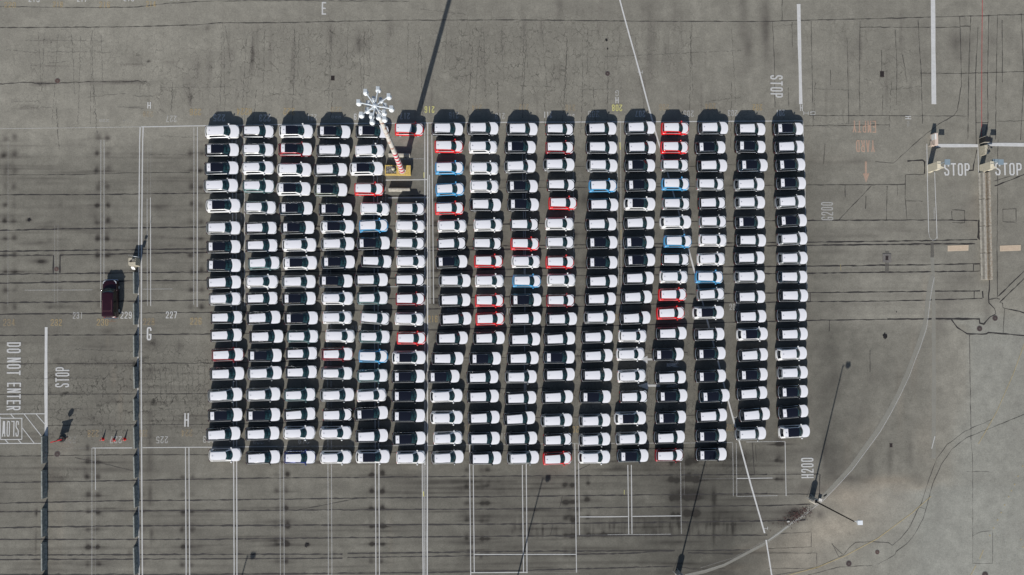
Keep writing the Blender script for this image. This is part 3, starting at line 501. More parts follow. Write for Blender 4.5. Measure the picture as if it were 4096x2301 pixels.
for s, x, y, h, wd, a, m in [
    ('220',41,20,22,43,0,'o1'),('218',232,18,22,38,0,'o1'),('216',419,19,24,40,0,'o1'),('214',604,17,25,38,0,'o1'),('219',137,-3,24,42,0,'w1'),('217',329,-4,24,38,0,'w1'),('215',516,-6,24,40,0,'w1'),('213',700,-9,24,38,0,'w2'),
    ('E',1296,34,52,18,0,'w1'),('H',597,422,26,13,0,'w0'),('228',592,457,20,38,180,'o2'),('227',686,476,26,40,180,'w2'),('226',782,449,26,44,180,'o1'),('229',417,483,10,36,180,'w2'),('228',509,485,10,36,180,'w3'),
    ('225',877,472,28,46,180,'w1'),('H224',977,447,27,58,180,'o1'),('223',1060,473,28,44,180,'w1'),('222',1156,446,27,44,180,'o1'),('221',1248,470,26,38,180,'w2'),('220',1345,440,24,42,180,'o2'),('220',1345,469,9,38,180,'w0'),
    ('219',1435,468,26,38,180,'w1'),('217',1620,465,26,38,180,'w1'),('216',1718,439,27,39,180,'y0'),('215',1815,462,26,38,180,'w2'),('214',1907,432,26,40,180,'o2'),('213',2000,465,26,38,180,'w2'),('212',2095,430,26,38,180,'o2'),
    ('211',2191,460,26,34,180,'w1'),('210',2281,432,26,38,180,'o2'),('210',2283,461,9,30,180,'w0'),('209',2374,457,27,44,180,'w2'),('208',2468,432,27,42,180,'y0'),('H',2468,401,26,13,0,'w1'),('G',2468,373,24,14,180,'w2'),
    ('207',2561,456,26,40,180,'w1'),('206',2656,430,26,40,180,'o2'),('205',2754,455,26,42,180,'w2'),('204',2841,426,26,44,180,'o2'),('203',2930,453,26,40,180,'w2'),('202',3029,430,26,40,180,'o1'),('201',3121,452,26,36,180,'w1'),
    ('H',3205,432,27,12,0,'w1'),('GH',3237,453,15,50,180,'w1'),('STOP',3106,346,52,94,-90,'w1'),('EMPTY',3457,507,50,100,180,'s1'),('YARD',3461,585,50,80,180,'s1'),('H',3632,471,25,13,-90,'w1'),('200',3632,494,9,24,-90,'w2'),
    ('STOP',3827,678,53,110,0,'w0'),('STOP',4033,677,53,115,0,'w0'),('G200',3308,845,50,76,90,'w2'),('231',312,1262,26,38,0,'w2'),('234',37,1290,27,44,0,'o2'),('232',226,1290,26,42,0,'o1'),('230',411,1289,27,44,0,'o1'),
    ('229',505,1261,27,43,0,'w1'),('228',596,1287,27,43,0,'o2'),('227',686,1260,27,42,0,'w1'),('226',784,1285,27,44,0,'o1'),('G',597,1335,52,18,0,'w0'),('DO',56,1391,52,42,-90,'w1'),('NOT',56,1466,52,68,-90,'w1'),('ENTER',56,1586,52,106,-90,'w1'),
    ('STOP',250,1509,52,78,90,'w1'),('SLOW',43,1715,60,62,180,'w1'),('H',747,1680,53,18,0,'w1'),('224',748,1732,27,42,180,'o2'),('225',649,1759,27,44,180,'w2'),('226',574,1734,26,30,180,'o2'),('227',464,1759,27,44,180,'w2'),
    ('228',373,1734,27,42,180,'o2'),('229',281,1760,26,42,180,'w3'),('223',836,1757,27,44,180,'w2'),('222',1034,1765,24,40,180,'w2'),('219',1215,1764,24,42,180,'w2'),('217',1398,1757,26,34,180,'w3'),('216',1731,1276,27,38,0,'o1'),
    ('213',1808,1245,24,40,0,'w2'),('212',2030,1246,27,36,0,'w2'),('209',2295,1718,26,38,180,'o1'),('203',2738,1255,26,34,0,'w3'),('202',2936,1228,26,38,0,'w2'),('211',2008,1745,26,40,180,'w2'),('207',2600,1745,24,30,180,'w3'),
    ('202',2922,1711,27,34,180,'o2'),('H200',3229,1872,51,82,90,'w1'),('W',2690,1460,50,20,-90,'w2'),('N',2690,1543,50,14,-90,'w2'),('208',2462,1270,26,40,0,'o2'),('214',1865,1712,26,36,180,'o2'),('219',1425,1316,26,40,0,'w2')]:
    word(s, x, y, h, wd, a, m)

# ------------------------------------------------------------------ materials for the things
FILM = mat('white_transport_film', (.72, .72, .745), .55, spec=.3)
FILMR = mat('white_roof_film', (.73, .73, .77), .55, spec=.3)
t = FILMR.node_tree; b = t.nodes['Principled BSDF']; tc = t.nodes.new('ShaderNodeTexCoord'); wv = t.nodes.new('ShaderNodeTexWave'); wv.bands_direction = 'Y'
wv.inputs['Scale'].default_value = 1.9; wv.inputs['Distortion'].default_value = .4; cr = t.nodes.new('ShaderNodeValToRGB')
cr.color_ramp.elements[0].position = .0; cr.color_ramp.elements[0].color = (.60, .60, .63, 1); cr.color_ramp.elements[1].position = .10; cr.color_ramp.elements[1].color = (.68, .68, .71, 1)
t.links.new(tc.outputs['Object'], wv.inputs['Vector']); t.links.new(wv.outputs['Fac'], cr.inputs[0]); t.links.new(cr.outputs[0], b.inputs['Base Color'])
GLASS = mat('tinted_glass', (.022, .070, .074), .07, spec=.6, col2=(.003, .008, .010), nscale=2.2)
DGLASS = mat('dark_glass', (.006, .008, .010), .05, spec=.6)
ROOFG = mat('panoramic_glass', (.007, .008, .014), .10, spec=.5)
TRIM = mat('black_trim', (.018, .018, .020), .5, noise=.3)
TYRE = mat('tyre_rubber', (.02, .02, .02), .8, noise=.2)
RIM = mat('wheel_cover', (.42, .44, .46), .35, metal=.3, noise=.15)
LAMP = mat('headlamp_glass', (.55, .58, .60), .15, coat=.6, noise=.1)
RED = mat('tail_lamp', (.35, .01, .015), .2, coat=.6, noise=.1)
BRIGHT = mat('bright_trim', (.40, .42, .44), .28, .7, noise=.1)
RED2 = mat('smoked_tail_lamp', (.045, .003, .005), .2, coat=.6, noise=.1)
FIN = mat('grey_fin', (.22, .23, .25), .4, noise=.1)
PAINT = {}
for k, c, me_, ro in (('w', (.72,.72,.71), 0, .3), ('k', (.006,.007,.009), 0, .18), ('n', (.010,.022,.036), .3, .2), ('s', (.30,.31,.31), .55, .3), ('d', (.05,.055,.062), .4, .25), ('r', (.60,.002,.005), 0, .42),
                      ('m', (.24,.006,.014), .3, .25), ('b', (.05,.30,.56), .1, .3), ('t', (.10,.18,.18), .35, .3), ('g', (.13,.15,.12), .4, .3), ('u', (.008,.025,.16), .3, .25)):
    PAINT[k] = mat('car_paint_' + {'w':'white','k':'black','n':'navy','s':'silver','d':'charcoal','r':'red','m':'maroon','b':'blue','t':'teal','g':'olive','u':'deep_blue'}[k], c, ro, me_, coat=(.5 if k not in 'rb' else .15), noise=.06, nscale=1.5)
MAROON = mat('van_paint', (.027, .005, .010), .28, .2, coat=.4, noise=.2, nscale=1.0)
CHROME = mat('chrome', (.6, .6, .62), .15, .9, noise=.1)

# ------------------------------------------------------------------ vehicle shell: one loft of rings, faces sorted into parts
NS, NC, NF = 11, 3, 9
def ring(x0, x1, wd, rf, rr, bf, br, zf):
    P = []
    for i in range(NS): P.append((x0 + rr + br*0 + (x1 - bf - rf - x0 - rr) * i / (NS - 1), -wd))
    cxx, cyy = x1 - bf - rf, wd - rf
    for i in range(1, NC + 1): a = -math.pi/2 + math.pi/2 * i / (NC + 1); P.append((cxx + rf*math.cos(a), -cyy + rf*math.sin(a)))
    for i in range(NF):
        y = -cyy + 2 * cyy * i / (NF - 1); u = y / max(cyy, .01); P.append((x1 - bf * u * u, y))
    for i in range(1, NC + 1): a = math.pi/2 * i / (NC + 1); P.append((cxx + rf*math.cos(a), cyy + rf*math.sin(a)))
    for i in range(NS): P.append((x1 - bf - rf - (x1 - bf - rf - x0 - rr) * i / (NS - 1), wd))
    cxx, cyy = x0 + br + rr, wd - rr
    P2 = []
    for i in range(1, NC + 1): a = math.pi/2 + math.pi/2 * i / (NC + 1); P.append((x0 + rr + rr*math.cos(a) + br*.5*math.sin(math.pi/2*i/(NC+1)) , cyy + rr*math.sin(a)))
    for i in range(NF):
        y = cyy - 2 * cyy * i / (NF - 1); u = y / max(cyy, .01); P.append((x0 + br * u * u * .5, y))
    for i in range(1, NC + 1): a = math.pi + math.pi/2 * i / (NC + 1); P.append((x0 + rr + rr*math.cos(a) + br*.5*math.cos(math.pi/2*i/(NC+1)), -cyy + rr*math.sin(a)))
    return [(x, y, zf(x, y)) for x, y in P]
S0, FR0, SL0, RE0 = 0, NS + NC, NS + 2*NC + NF, 2*NS + 3*NC + NF
NR = 2*NS + 4*NC + 2*NF
def make_car(name, p, covers=True, roof='f', paint=None):
    """p: dict of proportions; heading +X"""
    L, W_, H_ = p['L'], p['W'], p['H']; hl = L / 2
    X_ = lambda f: -hl + f * L
    cowl, wtop, rtop, rbase = X_(p['cowl']), X_(p['wtop']), X_(p['rtop']), X_(p['rbase'])
    zb = p['belt']; zn = p['nose']
    def deck(x, y):
        f = min(1, max(0, (x - cowl + .25) / (hl - cowl + .1)))
        return zb - (zb - zn) * f ** 1.25 - .05 * (abs(y) / W_) ** 3
    def roofz(x, y):
        u = (x - (wtop + rtop) / 2) / ((wtop - rtop) / 2)
        return H_ - .035 * (abs(y) / p['rw']) ** 2 - .05 * abs(u) ** 2.5
    cf, crr, bu = p.get('cf', .34), p.get('cr', .24), p.get('bulge', .12)
    rings = [ring(-hl+.14, hl-.18, W_-.10, cf, crr, bu, .06, lambda x, y: .20),
             ring(-hl+.03, hl-.05, W_-.02, cf, crr, bu, .08, lambda x, y: .38),
             ring(-hl, hl, W_, cf, crr, bu, .10, lambda x, y: .58),
             ring(-hl+.02, hl-.03, W_-.005, cf, crr, bu, .10, lambda x, y: min(.76, deck(x, y) - .06)),
             ring(-hl+.07, hl-.12, W_-.05, cf, crr, bu+.02, .10, lambda x, y: deck(x, y) - .02),
             ring(-hl+.12, hl-.22, W_-.10, cf, crr, bu+.03, .12, lambda x, y: deck(x, y) + .012),
             ring((-hl+.12+rbase)/2, (hl-.22+cowl)/2, (W_-.10+p['gw'])/2, .3, .24, .16, .12, lambda x, y: deck(x, y) + .018),
             ring(rbase, cowl, p['gw'], .22, .22, p['wb'], .16, lambda x, y: zb + .02),
             ring(rbase*.66+rtop*.34, cowl*.64+wtop*.36, p['gw']*.72+p['rw']*.28, .20, .22, p['wb']*.92, .16, lambda x, y: zb + (H_-zb)*.40),
             ring(rbase*.30+rtop*.70, cowl*.28+wtop*.72, p['gw']*.36+p['rw']*.64, .18, .20, p['wb']*.8, .15, lambda x, y: zb + (H_-zb)*.76),
             ring(rtop, wtop, p['rw'], .14, .16, p['wb']*.6, .12, lambda x, y: roofz(x, y) - .02),
             ring(rtop+.10, wtop-.10, p['rw']-.08, .12, .12, p['wb']*.5, .10, lambda x, y: roofz(x, y) + .004),
             ring(rtop+.3, wtop-.3, p['rw']*.5, .1, .1, .02, .02, lambda x, y: roofz(x, y) + .010)]
    parts = {'body': MB(), 'lower': MB(), 'windscreen': MB(), 'rear_window': MB(), 'wl': MB(), 'wr': MB()}
    nr = len(rings); allv = [q for rg in rings for q in rg]
    def put(key, f, off=0.0):
        parts[key].add([allv[i] for i in f], [tuple(range(len(f)))])
    for k in range(nr - 1):
        for i in range(NR):
            j = (i + 1) % NR; f = (k*NR+i, k*NR+j, (k+1)*NR+j, (k+1)*NR+i); key = 'body'
            if k < 1 + (p.get('clad', 0)): key = 'lower'
            if 7 <= k <= 9:
                if FR0 - 1 <= i < FR0 + NF: key = 'windscreen'
                elif RE0 <= i < RE0 + NF - 1 and k < 9: key = 'rear_window'
                elif k < 9:
                    if 1 <= i < NS - 1: key = 'wr'
                    elif SL0 <= i < SL0 + NS - 2: key = 'wl'
            put(key, f)
    parts['body'].add([allv[(nr-1)*NR+i] for i in range(NR)], [tuple(range(NR))])
    def weld(o):
        bm = bmesh.new(); bm.from_mesh(o.data); bmesh.ops.remove_doubles(bm, verts=bm.verts, dist=.0005); bmesh.ops.recalc_face_normals(bm, faces=bm.faces)
        for f in bm.faces: f.smooth = True
        for e in bm.edges:
            if len(e.link_faces) == 2 and e.calc_face_angle(0) > R(42): e.smooth = False
        bm.to_mesh(o.data); bm.free()
        return o
    root = empty(name, (0, 0, 0))
    if covers:
        r7 = rings[7]; idx = list(range(NS - 1, -1, -1)) + list(range(NR - 1, SL0 - 1, -1)); mb = MB(); vs = []
        for i in idx:
            x, y, z = r7[i]; d_ = Vector((x * .25 if x < 0 else 0, y, 0)).normalized()
            vs += [(x + d_.x*.045, y + d_.y*.045, z - .010), (x - d_.x*.005, y - d_.y*.005, z + .035)]
        mb.add(vs, [(2*i, 2*i+1, 2*i+3, 2*i+2) for i in range(len(idx) - 1)]); mb.build('window_trim', BRIGHT, root)
    bod = weld(parts['body'].build('body', paint or PAINT['k'], root))
    weld(parts['lower'].build('lower_trim', TRIM, root))
    weld(parts['windscreen'].build('windscreen', GLASS, root)); weld(parts['rear_window'].build('rear_window', DGLASS, root))
    weld(parts['wl'].build('side_window', DGLASS, root)); weld(parts['wr'].build('side_window', DGLASS, root))
    def patch(nm, m, xf0, xf1, ywf, zf, nx=8, ny=9, th=.012):
        """a fitted sheet with real thickness; xf0/xf1 give the rear and front edge for a relative y"""
        vs = []; fs = []
        for lay in (0, 1):
            for a in range(nx + 1):
                for c in range(ny + 1):
                    v = -1 + 2 * c / ny; x = xf0(v) + (xf1(v) - xf0(v)) * a / nx; y = v * ywf(x)
                    vs.append((x, y, zf(x, y) + (th if lay else -.004)))
        k = (nx+1)*(ny+1)
        for a in range(nx):
            for c in range(ny):
                q = (a*(ny+1)+c, a*(ny+1)+c+1, (a+1)*(ny+1)+c+1, (a+1)*(ny+1)+c); fs += [tuple(i+k for i in q), q[::-1]]
        for a in range(nx):
            for c in (0, ny): fs.append((a*(ny+1)+c, (a+1)*(ny+1)+c, (a+1)*(ny+1)+c+k, a*(ny+1)+c+k))
        for c in range(ny):
            for a in (0, nx): fs.append((a*(ny+1)+c, a*(ny+1)+c+1, a*(ny+1)+c+1+k, a*(ny+1)+c+k))
        mb = MB(); mb.add(vs, fs); return mb.build(nm, m, root, True, 50)
    if covers:
        hw = W_ - p.get('he', .05)
        patch('hood_cover', FILM, lambda v: cowl - .015 - p['wb'] * v * v * 1.05, lambda v: hl - p.get('hf', .20) - .46 * abs(v) ** 3.2, lambda x: hw - .12 * max(0, (x - cowl - .35)) ** 1.5,
              lambda x, y: deck(x, y) + .045)
        fw = p['rw'] - .045
        chev = p.get('chev', .05)
        fr = lambda v: wtop + .02 - chev * abs(v) ** 1.3 - .02
        if roof == 'f':
            patch('roof_cover', FILMR, lambda v: X_(p['film0']), fr, lambda x: fw - .05 * max(0, (wtop - x) / (wtop - rtop)), lambda x, y: roofz(x, y) + .022)
        else:
            xs = X_(p['film0']); xe = xs + .50
            patch('roof_cover', FILMR, lambda v: xs, lambda v: xe, lambda x: fw - .04, lambda x, y: roofz(x, y) + .022, nx=3)
            patch('sunroof', ROOFG, lambda v: xe + .02, fr, lambda x: fw + .01, lambda x, y: roofz(x, y) + .020)
        fn = MB(); fx = X_(p['film0']) + .28
        fn.add([(fx-.11,-.022,roofz(fx,0)+.03),(fx-.11,.022,roofz(fx,0)+.03),(fx+.10,.012,roofz(fx,0)+.03),(fx+.10,-.012,roofz(fx,0)+.03),(fx-.09,-.008,roofz(fx,0)+.13),(fx-.09,.008,roofz(fx,0)+.13)],
               [(0,3,2,1),(0,1,5,4),(1,2,5),(0,4,3),(2,3,4,5)]); fn.build('antenna_fin', FIN, root)
        for s in (-1, 1):
            rl = MB(); yv = s * (p['rw'] - .01)
            rl.tube((X_(p['film0'])-.02, yv, H_-.035), (wtop-.18, yv, H_-.035), .022, .022, 6); rl.tube((wtop-.18, yv, H_-.035), (wtop-.06, yv, H_-.075), .022, .012, 6)
            rl.build('roof_rail', CHROME if p.get('rail') else TRIM, root)
    wr_, wx = p.get('wr', .345), p.get('wx', (.185, .80))
    for fx in wx:
        for s in (-1, 1):
            mb = MB(); x = X_(fx); yo = s * (W_ + .012); yi = s * (W_ - .21)
            mb.tube((x, yi, wr_), (x, yo - s*.03, wr_), wr_, wr_, 18); mb.tube((x, yo - s*.03, wr_), (x, yo, wr_), wr_, wr_*.93, 18)
            mb.tube((x, yo - s*.01, wr_), (x, yo + s*.012, wr_), wr_*.70, wr_*.62, 16, 1)
            mb.build('wheel', [TYRE, RIM], root, True, 30)
    for s in (-1, 1):
        mb = MB(); x = X_(p.get('mx', p['cowl'] - .055)); y = s * (W_ + .085)
        prof = [(-.10, .06, .06), (-.03, .11, .10), (.06, .10, .08), (.11, .05, .04)]
        vs = []
        for dx, hy, hz in prof:
            for a in range(8): an = 2*math.pi*a/8; vs.append((x+dx, y+hy*math.cos(an), zb+.05+hz*math.sin(an)))
        fs = [(r_*8+a, r_*8+(a+1)%8, (r_+1)*8+(a+1)%8, (r_+1)*8+a) for r_ in range(3) for a in range(8)] + [tuple(range(8)), tuple(range(24, 32))]
        mb.add(vs, fs); mb.box(x-.02, x+.05, min(s*(W_-.08), s*(W_+.02)), max(s*(W_-.08), s*(W_+.02)), zb, zb+.04)
        mb.build('wing_mirror', paint or PAINT['k'], root, True, 50)
    for s in (-1, 1):
        mb = MB(); x1 = hl - p.get('lx', .13)
        zt = deck(x1 - .2, W_ * .8) - .015
        vs = [(x1+.02, s*(W_-.40)), (x1-.14, s*(W_-.13)), (x1-.42, s*(W_-.045)), (x1-.50, s*(W_-.10)), (x1-.20, s*(W_-.24)), (x1-.08, s*(W_-.40))]
        n = len(vs); pts = [(a, c, zt - .14) for a, c in vs] + [(a, c, zt + .025 + .03*(1 if i > 2 else 0)) for i, (a, c) in enumerate(vs)]
        fs = [tuple(range(n)), tuple(range(n, 2*n))] + [(i, (i+1) % n, n + (i+1) % n, n + i) for i in range(n)]
        mb.add(pts, fs); mb.build('headlight', LAMP, root)
        mb = MB(); x0 = -hl + p.get('tlx', .06); zt = p.get('tlz', zb - .03)
        vs = [(x0-.025, s*(W_-.34)), (x0+.02, s*(W_-.14)), (x0+.20, s*(W_-.035)), (x0+.22, s*(W_-.10)), (x0+.12, s*(W_-.20)), (x0+.06, s*(W_-.34))]
        pts = [(a, c, zt - .20) for a, c in vs] + [(a, c, zt - .07) for a, c in vs]
        mb.add(pts, fs); mb.build('tail_light', RED if p['L'] in (4.20, 5.35) else RED2, root)
    return root

TYPES = {
 'L': dict(L=4.84, W=.945, H=1.69, cf=.42, cr=.36, cowl=.760, wtop=.600, rtop=.112, rbase=.035, film0=.130, belt=1.03, nose=.86, gw=.84, rw=.625, wb=.24, chev=.10, hf=.07, he=.05, rail=1),
 'M': dict(L=4.52, W=.925, H=1.64, cowl=.752, wtop=.588, rtop=.100, rbase=.034, film0=.114, belt=1.02, nose=.84, gw=.81, rw=.60, wb=.22, chev=.14, cf=.48, cr=.40, hf=.13, he=.07),
 'D': dict(L=4.66, W=.93, H=1.66, cowl=.765, wtop=.600, rtop=.115, rbase=.030, film0=.125, belt=1.02, nose=.87, gw=.84, rw=.645, wb=.24, chev=.08, cf=.42, cr=.36, hf=.05, he=.045, rail=1, clad=1),
 'S': dict(L=4.20, W=.905, H=1.61, cowl=.768, wtop=.590, rtop=.068, rbase=.040, film0=.074, belt=1.00, nose=.86, gw=.80, rw=.635, wb=.22, chev=.08, cf=.38, cr=.20, hf=.19, he=.15, wr=.33),
}
MASTER = {}
def family(root):
    out = [root]
    for c in root.children: out.append(c)
    return out
master_tmp = []
for k in TYPES:
    for rf in 'fg':
        if k == 'M' and rf == 'g' or k == 'S' and rf == 'g': continue
        r_ = make_car('parked_car', TYPES[k], True, rf)
        MASTER[k + rf] = [(c, c.data) for c in list(r_.children)]
        master_tmp.append(r_)

# ------------------------------------------------------------------ the rows of cars: crop readings -> plan pixels
YB = {'A': 420, 'B': 720, 'C': 1040, 'D': 1360, 'E': 1580}
COLS = [
 (800, 'A360,432Lwf1 357,728Lkg1 350,1020Lng1.5 340,1300Lsf1|B375,415Lwg1 380,775Lsf.5 382,1078Lkg.5 388,1375Lng.5|C388,365Lkf2 405,628Msf1 433,926Mkf1 426,1210Mkf1|D448,238Mmf1 440,542Ldf1 408,885Lsf2 410,1205Lkg1|E378,625Ldf2 406,963Mwf.3'),
 (800, 'A939,430Mkf0 936,725Msf0 935,1013Mwf1 941,1308Mtf0|B973,445Msf0 986,777Mkf1 999,1057Mnf1 1031,1340Mtf2|C998,350Mwf0 1000,620Mkf1 1025,930Lkf2 1070,1232Lkf1|D1045,248Lkg.3 1045,532Lsf1 1020,875Lsf1 1020,1202Lkg1|E1005,618Ldf1 1015,1000Lkf1'),
 (800, 'A1546,425Lwg.4 1533,717Lmg.4 1520,1042Lwf.4 1509,1350Lwg.4|B1543,462Lng1 1570,772Lkg1 1598,1045Lwf1 1610,1335Lwg1|C1590,352Lsf.4 1592,622Lkg1 1627,936Lkg1 1652,1228Mtf0|D1635,217Mkf1 1632,516Mnf1 1605,880Mtf1 1608,1195Mkf2|E1596,607Mwf0 1604,1000Muf0'),
 (800, 'A2154,438Lkg0 2142,738Ldf0 2100,1047Ldf1 2102,1368Lgg0|B2180,477Lkg0 2210,755Lwg.3 2215,1032Lsf1 2222,1322Lng1|C2186,340Lkg0 2210,617Mwf0 2210,926Swf0 2254,1222Swf-1|D2206,227Mmf0 2200,534Msf-1 2206,882Lsf1 2212,1200Skf0|E2182,607Mwf0 2185,1000Mwf0'),
 (1400, 'A357,433Lkg0 318,738Swf2 265,1025Lwg1 307,1355Srf0|B402,465Swf-1 380,738Sbf2 375,1022Lkg1 424,1310Mkf-1|C342,322Lkf1 361,614Mtf1 404,934Ssf-3 394,1235Mtf0|D376,261Sbf-1 360,575Mtf1 349,889Swf1 342,1178Lkg2|E350,655Dkf1 367,990Lwg.3'),
 (1400, 'A953,393Srf0|B968,465Ssf0 970,745Swf0 966,1022Ssf0 980,1310Swf0|C964,321Skf0 969,626Smf0 955,948Swf-1 987,1258Srf0|D947,282Lwg0 938,585Lkg0 938,892Lkg0 938,1215Lkg0|E948,697Lkg1 980,1003Swf0'),
 (1400, 'A1563,392Ddf0 1590,668Srf0 1597,1015Sbf0 1606,1358Sbf2|B1597,457Srf1 1642,740Swf1 1635,1027Skf2 1630,1318Dkg1|C1682,333Dsf0 1679,647Dkf1 1695,950Dkf2 1637,1257Dkf1|D1565,297Dkf0 1503,587Dkg1 1549,898Dwf1 1552,1246Dwf0|E1575,690Swf1 1567,1000Dsf1'),
 (1400, 'A2131,383Ddf0 2140,677Swf0 2157,1017Swf1 2160,1310Swf0|B2172,403Dkf0 2220,725Swf1 2205,1025Skf0 2227,1306Srf0|C2241,336Swf0 2241,652Srf0 2251,947Srf1 2230,1257Dkf1|D2170,298Dkg0 2128,598Dkf1 2135,906Dkf1 2147,1246Dkf1|E2150,695Dnf0 2175,1012Dkf0'),
 (2000, 'A350,395Ddf0 320,685Dkg0 318,993Dsf1 353,1312Dkg1|B369,400Dkg0 390,720Skf0 400,1028Srf0 415,1312Swf0|C430,340Sbf0 410,645Dkg1 403,943Dkf1 390,1277Dkf1|D365,293Dkf1 334,592Dsf1 327,930Dkf1 308,1260Dkf2|E341,695Dkf1 368,1005Dsf1'),
 (2000, 'A957,398Skf0 958,688Smf0 943,965Dsf0 979,1290Skf0|B1009,375Srf0 956,706Swf0 960,1005Ssf0 963,1320Srf0|C985,323Swf0 972,650Smf0 982,950Dkf1 951,1268Dkf2|D943,278Dng0 946,557Dkf1 918,916Dkf1 905,1290Dsf1|E926,713Skf1 921,1018Srf1'),
 (2000, 'A1617,390Dkf1 1626,690Ddf0 1635,978Dsf0 1653,1302Sbf1|B1649,405Dkf1 1617,718Dkf1 1634,1010Dkg1 1634,1330Dkg0|C1632,347Dkf1 1610,629Dkf1 1596,924Dsf1 1555,1237Dkf1|D1556,253Dkf1 1547,562Dkf1 1526,912Dkg0 1516,1292Dsf1|E1516,715Dsf1 1513,998Dwf0'),
 (2000, 'A2243,375Ddf1 2254,692Dkf1 2241,980Dkg1 2252,1295Dkg1|B2244,387Dwg0 2226,700Dkf1 2222,1008Dng1 2241,1293Dkg1|C2220,296Dkf1 2189,600Dkf1 2165,935Dkf2 2132,1222Swf0|D2100,228Swf1 2117,578Swf1 2145,910Skf1 2091,1257Dwg0|E2105,695Dsf1 2130,975Dng0'),
 (2620, 'A323,378Srf0 313,683Srf0 313,973Ssf0 328,1273Sbf0|B335,386Ssf0 328,680Dwf1 367,988Sbf0 323,1280Skf0|C302,273Swf0 281,557Srf0 250,854Srf1 255,1182Dkf1|D207,232Dkg1 243,603Dkf1 266,897Dkg1 245,1243Dkg1|E224,678Dkf1 228,967Smf0'),
 (2620, 'A926,378Ddf1 882,690Dkg1 910,983Dkf1 886,1278Ssf0|B912,375Skf1 925,673Ssf1 929,970Swf0 903,1273Swf1|C870,275Sbf0 893,553Ssf2 855,846Dwg1 862,1197Dkf1|D882,218Dkg1 888,582Dkg1 947,898Dng2 904,1213Dkf2|E894,652Dkg0 897,952Dkg0'),
 (2620, 'A1525,397Dkf1 1527,677Dkg0 1562,977Dng1 1508,1283Dsf1|B1518,367Dsf1 1517,686Dkg1 1534,975Dkf0 1510,1257Dkf1|C1514,270Dsf1 1521,596Dkf1 1538,910Dkf1 1561,1192Dwg1|D1563,242Dkf2 1559,557Dkg1 1552,857Dkf2 1594,1198Dkf3|E1532,620Dsf1'),
 (2620, 'A2136,393Dkg1 2150,684Dkf1 2167,970Dkg2 2177,1265Dkg1|B2168,357Dsf2 2191,660Dkg2 2200,950Dsf2 2204,1260Dsf1|C2198,275Dnf0 2210,575Dkf0 2189,890Dkf1 2204,1193Dkf1|D2190,220Dwf2 2205,525Dsf1 2208,830Dkg1 2212,1155Dkg3|E2237,588Dwg2'),
]
ORD = ['first','second','third','fourth','fifth','sixth','seventh','eighth','ninth','tenth','eleventh','twelfth','thirteenth','fourteenth','fifteenth','sixteenth','seventeenth','eighteenth']
CN = {'w':'white','k':'black','n':'dark navy','s':'silver','d':'charcoal','r':'bright red','m':'dark red','b':'light blue','t':'teal','g':'olive','u':'deep blue'}
import re
BODYPARTS = ('body', 'wing_mirror')
for ci, (x0, spec) in enumerate(COLS):
    row = 0
    for band in spec.split('|'):
        yb = YB[band[0]]
        for it in band[1:].split(' '):
            cx, cy, ty, colr, rf, an = re.match(r'(-?\d+),(\d+)([LMDS])([a-z])([fg])(-?[\d.]+)', it).groups()
            px = x0 + float(cx) / 4.019; py = yb + float(cy) / 4.019
            g = at(px, py, .78); ang = float(an) * 1.35 + .35
            root = empty('parked_car', (g.x, g.y, 0), R(ang + random.gauss(0, .35)))
            tag(root, '%s %s %s, %s down the %s column from left' % ('boxy' if ty == 'S' else 'long', CN[colr], 'car with black glass roof' if rf == 'g' else 'car with white roof film', ORD[row], ORD[ci]),
                'car', 'cars parked in tight rows')
            for src, data in MASTER[ty + rf]:
                c = src.copy(); c.parent = root; C.objects.link(c)
                nm = src.name.split('.')[0]
                if nm in BODYPARTS:
                    c.material_slots[0].link = 'OBJECT'; c.material_slots[0].material = PAINT[colr]
            row += 1
for r_ in master_tmp:
    for c in list(r_.children): bpy.data.objects.remove(c)
    bpy.data.objects.remove(r_)

# ------------------------------------------------------------------ the old maroon van
vp = dict(L=5.35, W=.98, H=1.93, cowl=.785, wtop=.675, rtop=.030, rbase=.012, film0=.05, belt=1.20, nose=1.06, gw=.92, rw=.74, wb=.16, cf=.22, cr=.14, bulge=.08, wr=.36, wx=(.19, .80), mx=.73, tlz=1.1, lx=.10)
van = make_car('parked_van', vp, False, 'f', MAROON)
g = at(441.5, 1196, .85); van.location = (g.x, g.y, 0); van.rotation_euler = (0, 0, R(91.2))
tag(van, 'dark maroon van parked alone beside the concrete barriers, chrome bumpers', 'van')
def bumper(nm, x, s):
    mb = MB()
    mb.box(x-.05, x+.04, -.93, .93, .42, .60); mb.box(x-.15*s-.06, x-.15*s+.06, .88, .97, .42, .60); mb.box(x-.15*s-.06, x-.15*s+.06, -.97, -.88, .42, .60)
    return mb.build(nm, CHROME, van)
bumper('bumper', 2.70, 1); rb = bumper('bumper', -2.74, -1)
mb = MB(); mb.tube((-2.80,0,.40), (-3.12,0,.40), .03, .03, 8); mb.box(-3.15,-3.10,-.55,.55,.37,.43); mb.build('tow_hitch', mat('rusty_steel', (.22,.10,.05), .8, noise=.4), van)
mb = MB()
for s in (-1, 1): mb.box(-1.9, -.2+.0, s*.60-.012, s*.60+.012, 1.925, 1.945)
mb.box(-1.72, -1.69, -.66, .66, 1.915, 1.932); mb.build('roof_trim', mat('roof_seam', (.20,.09,.10), .4, noise=.1), van)

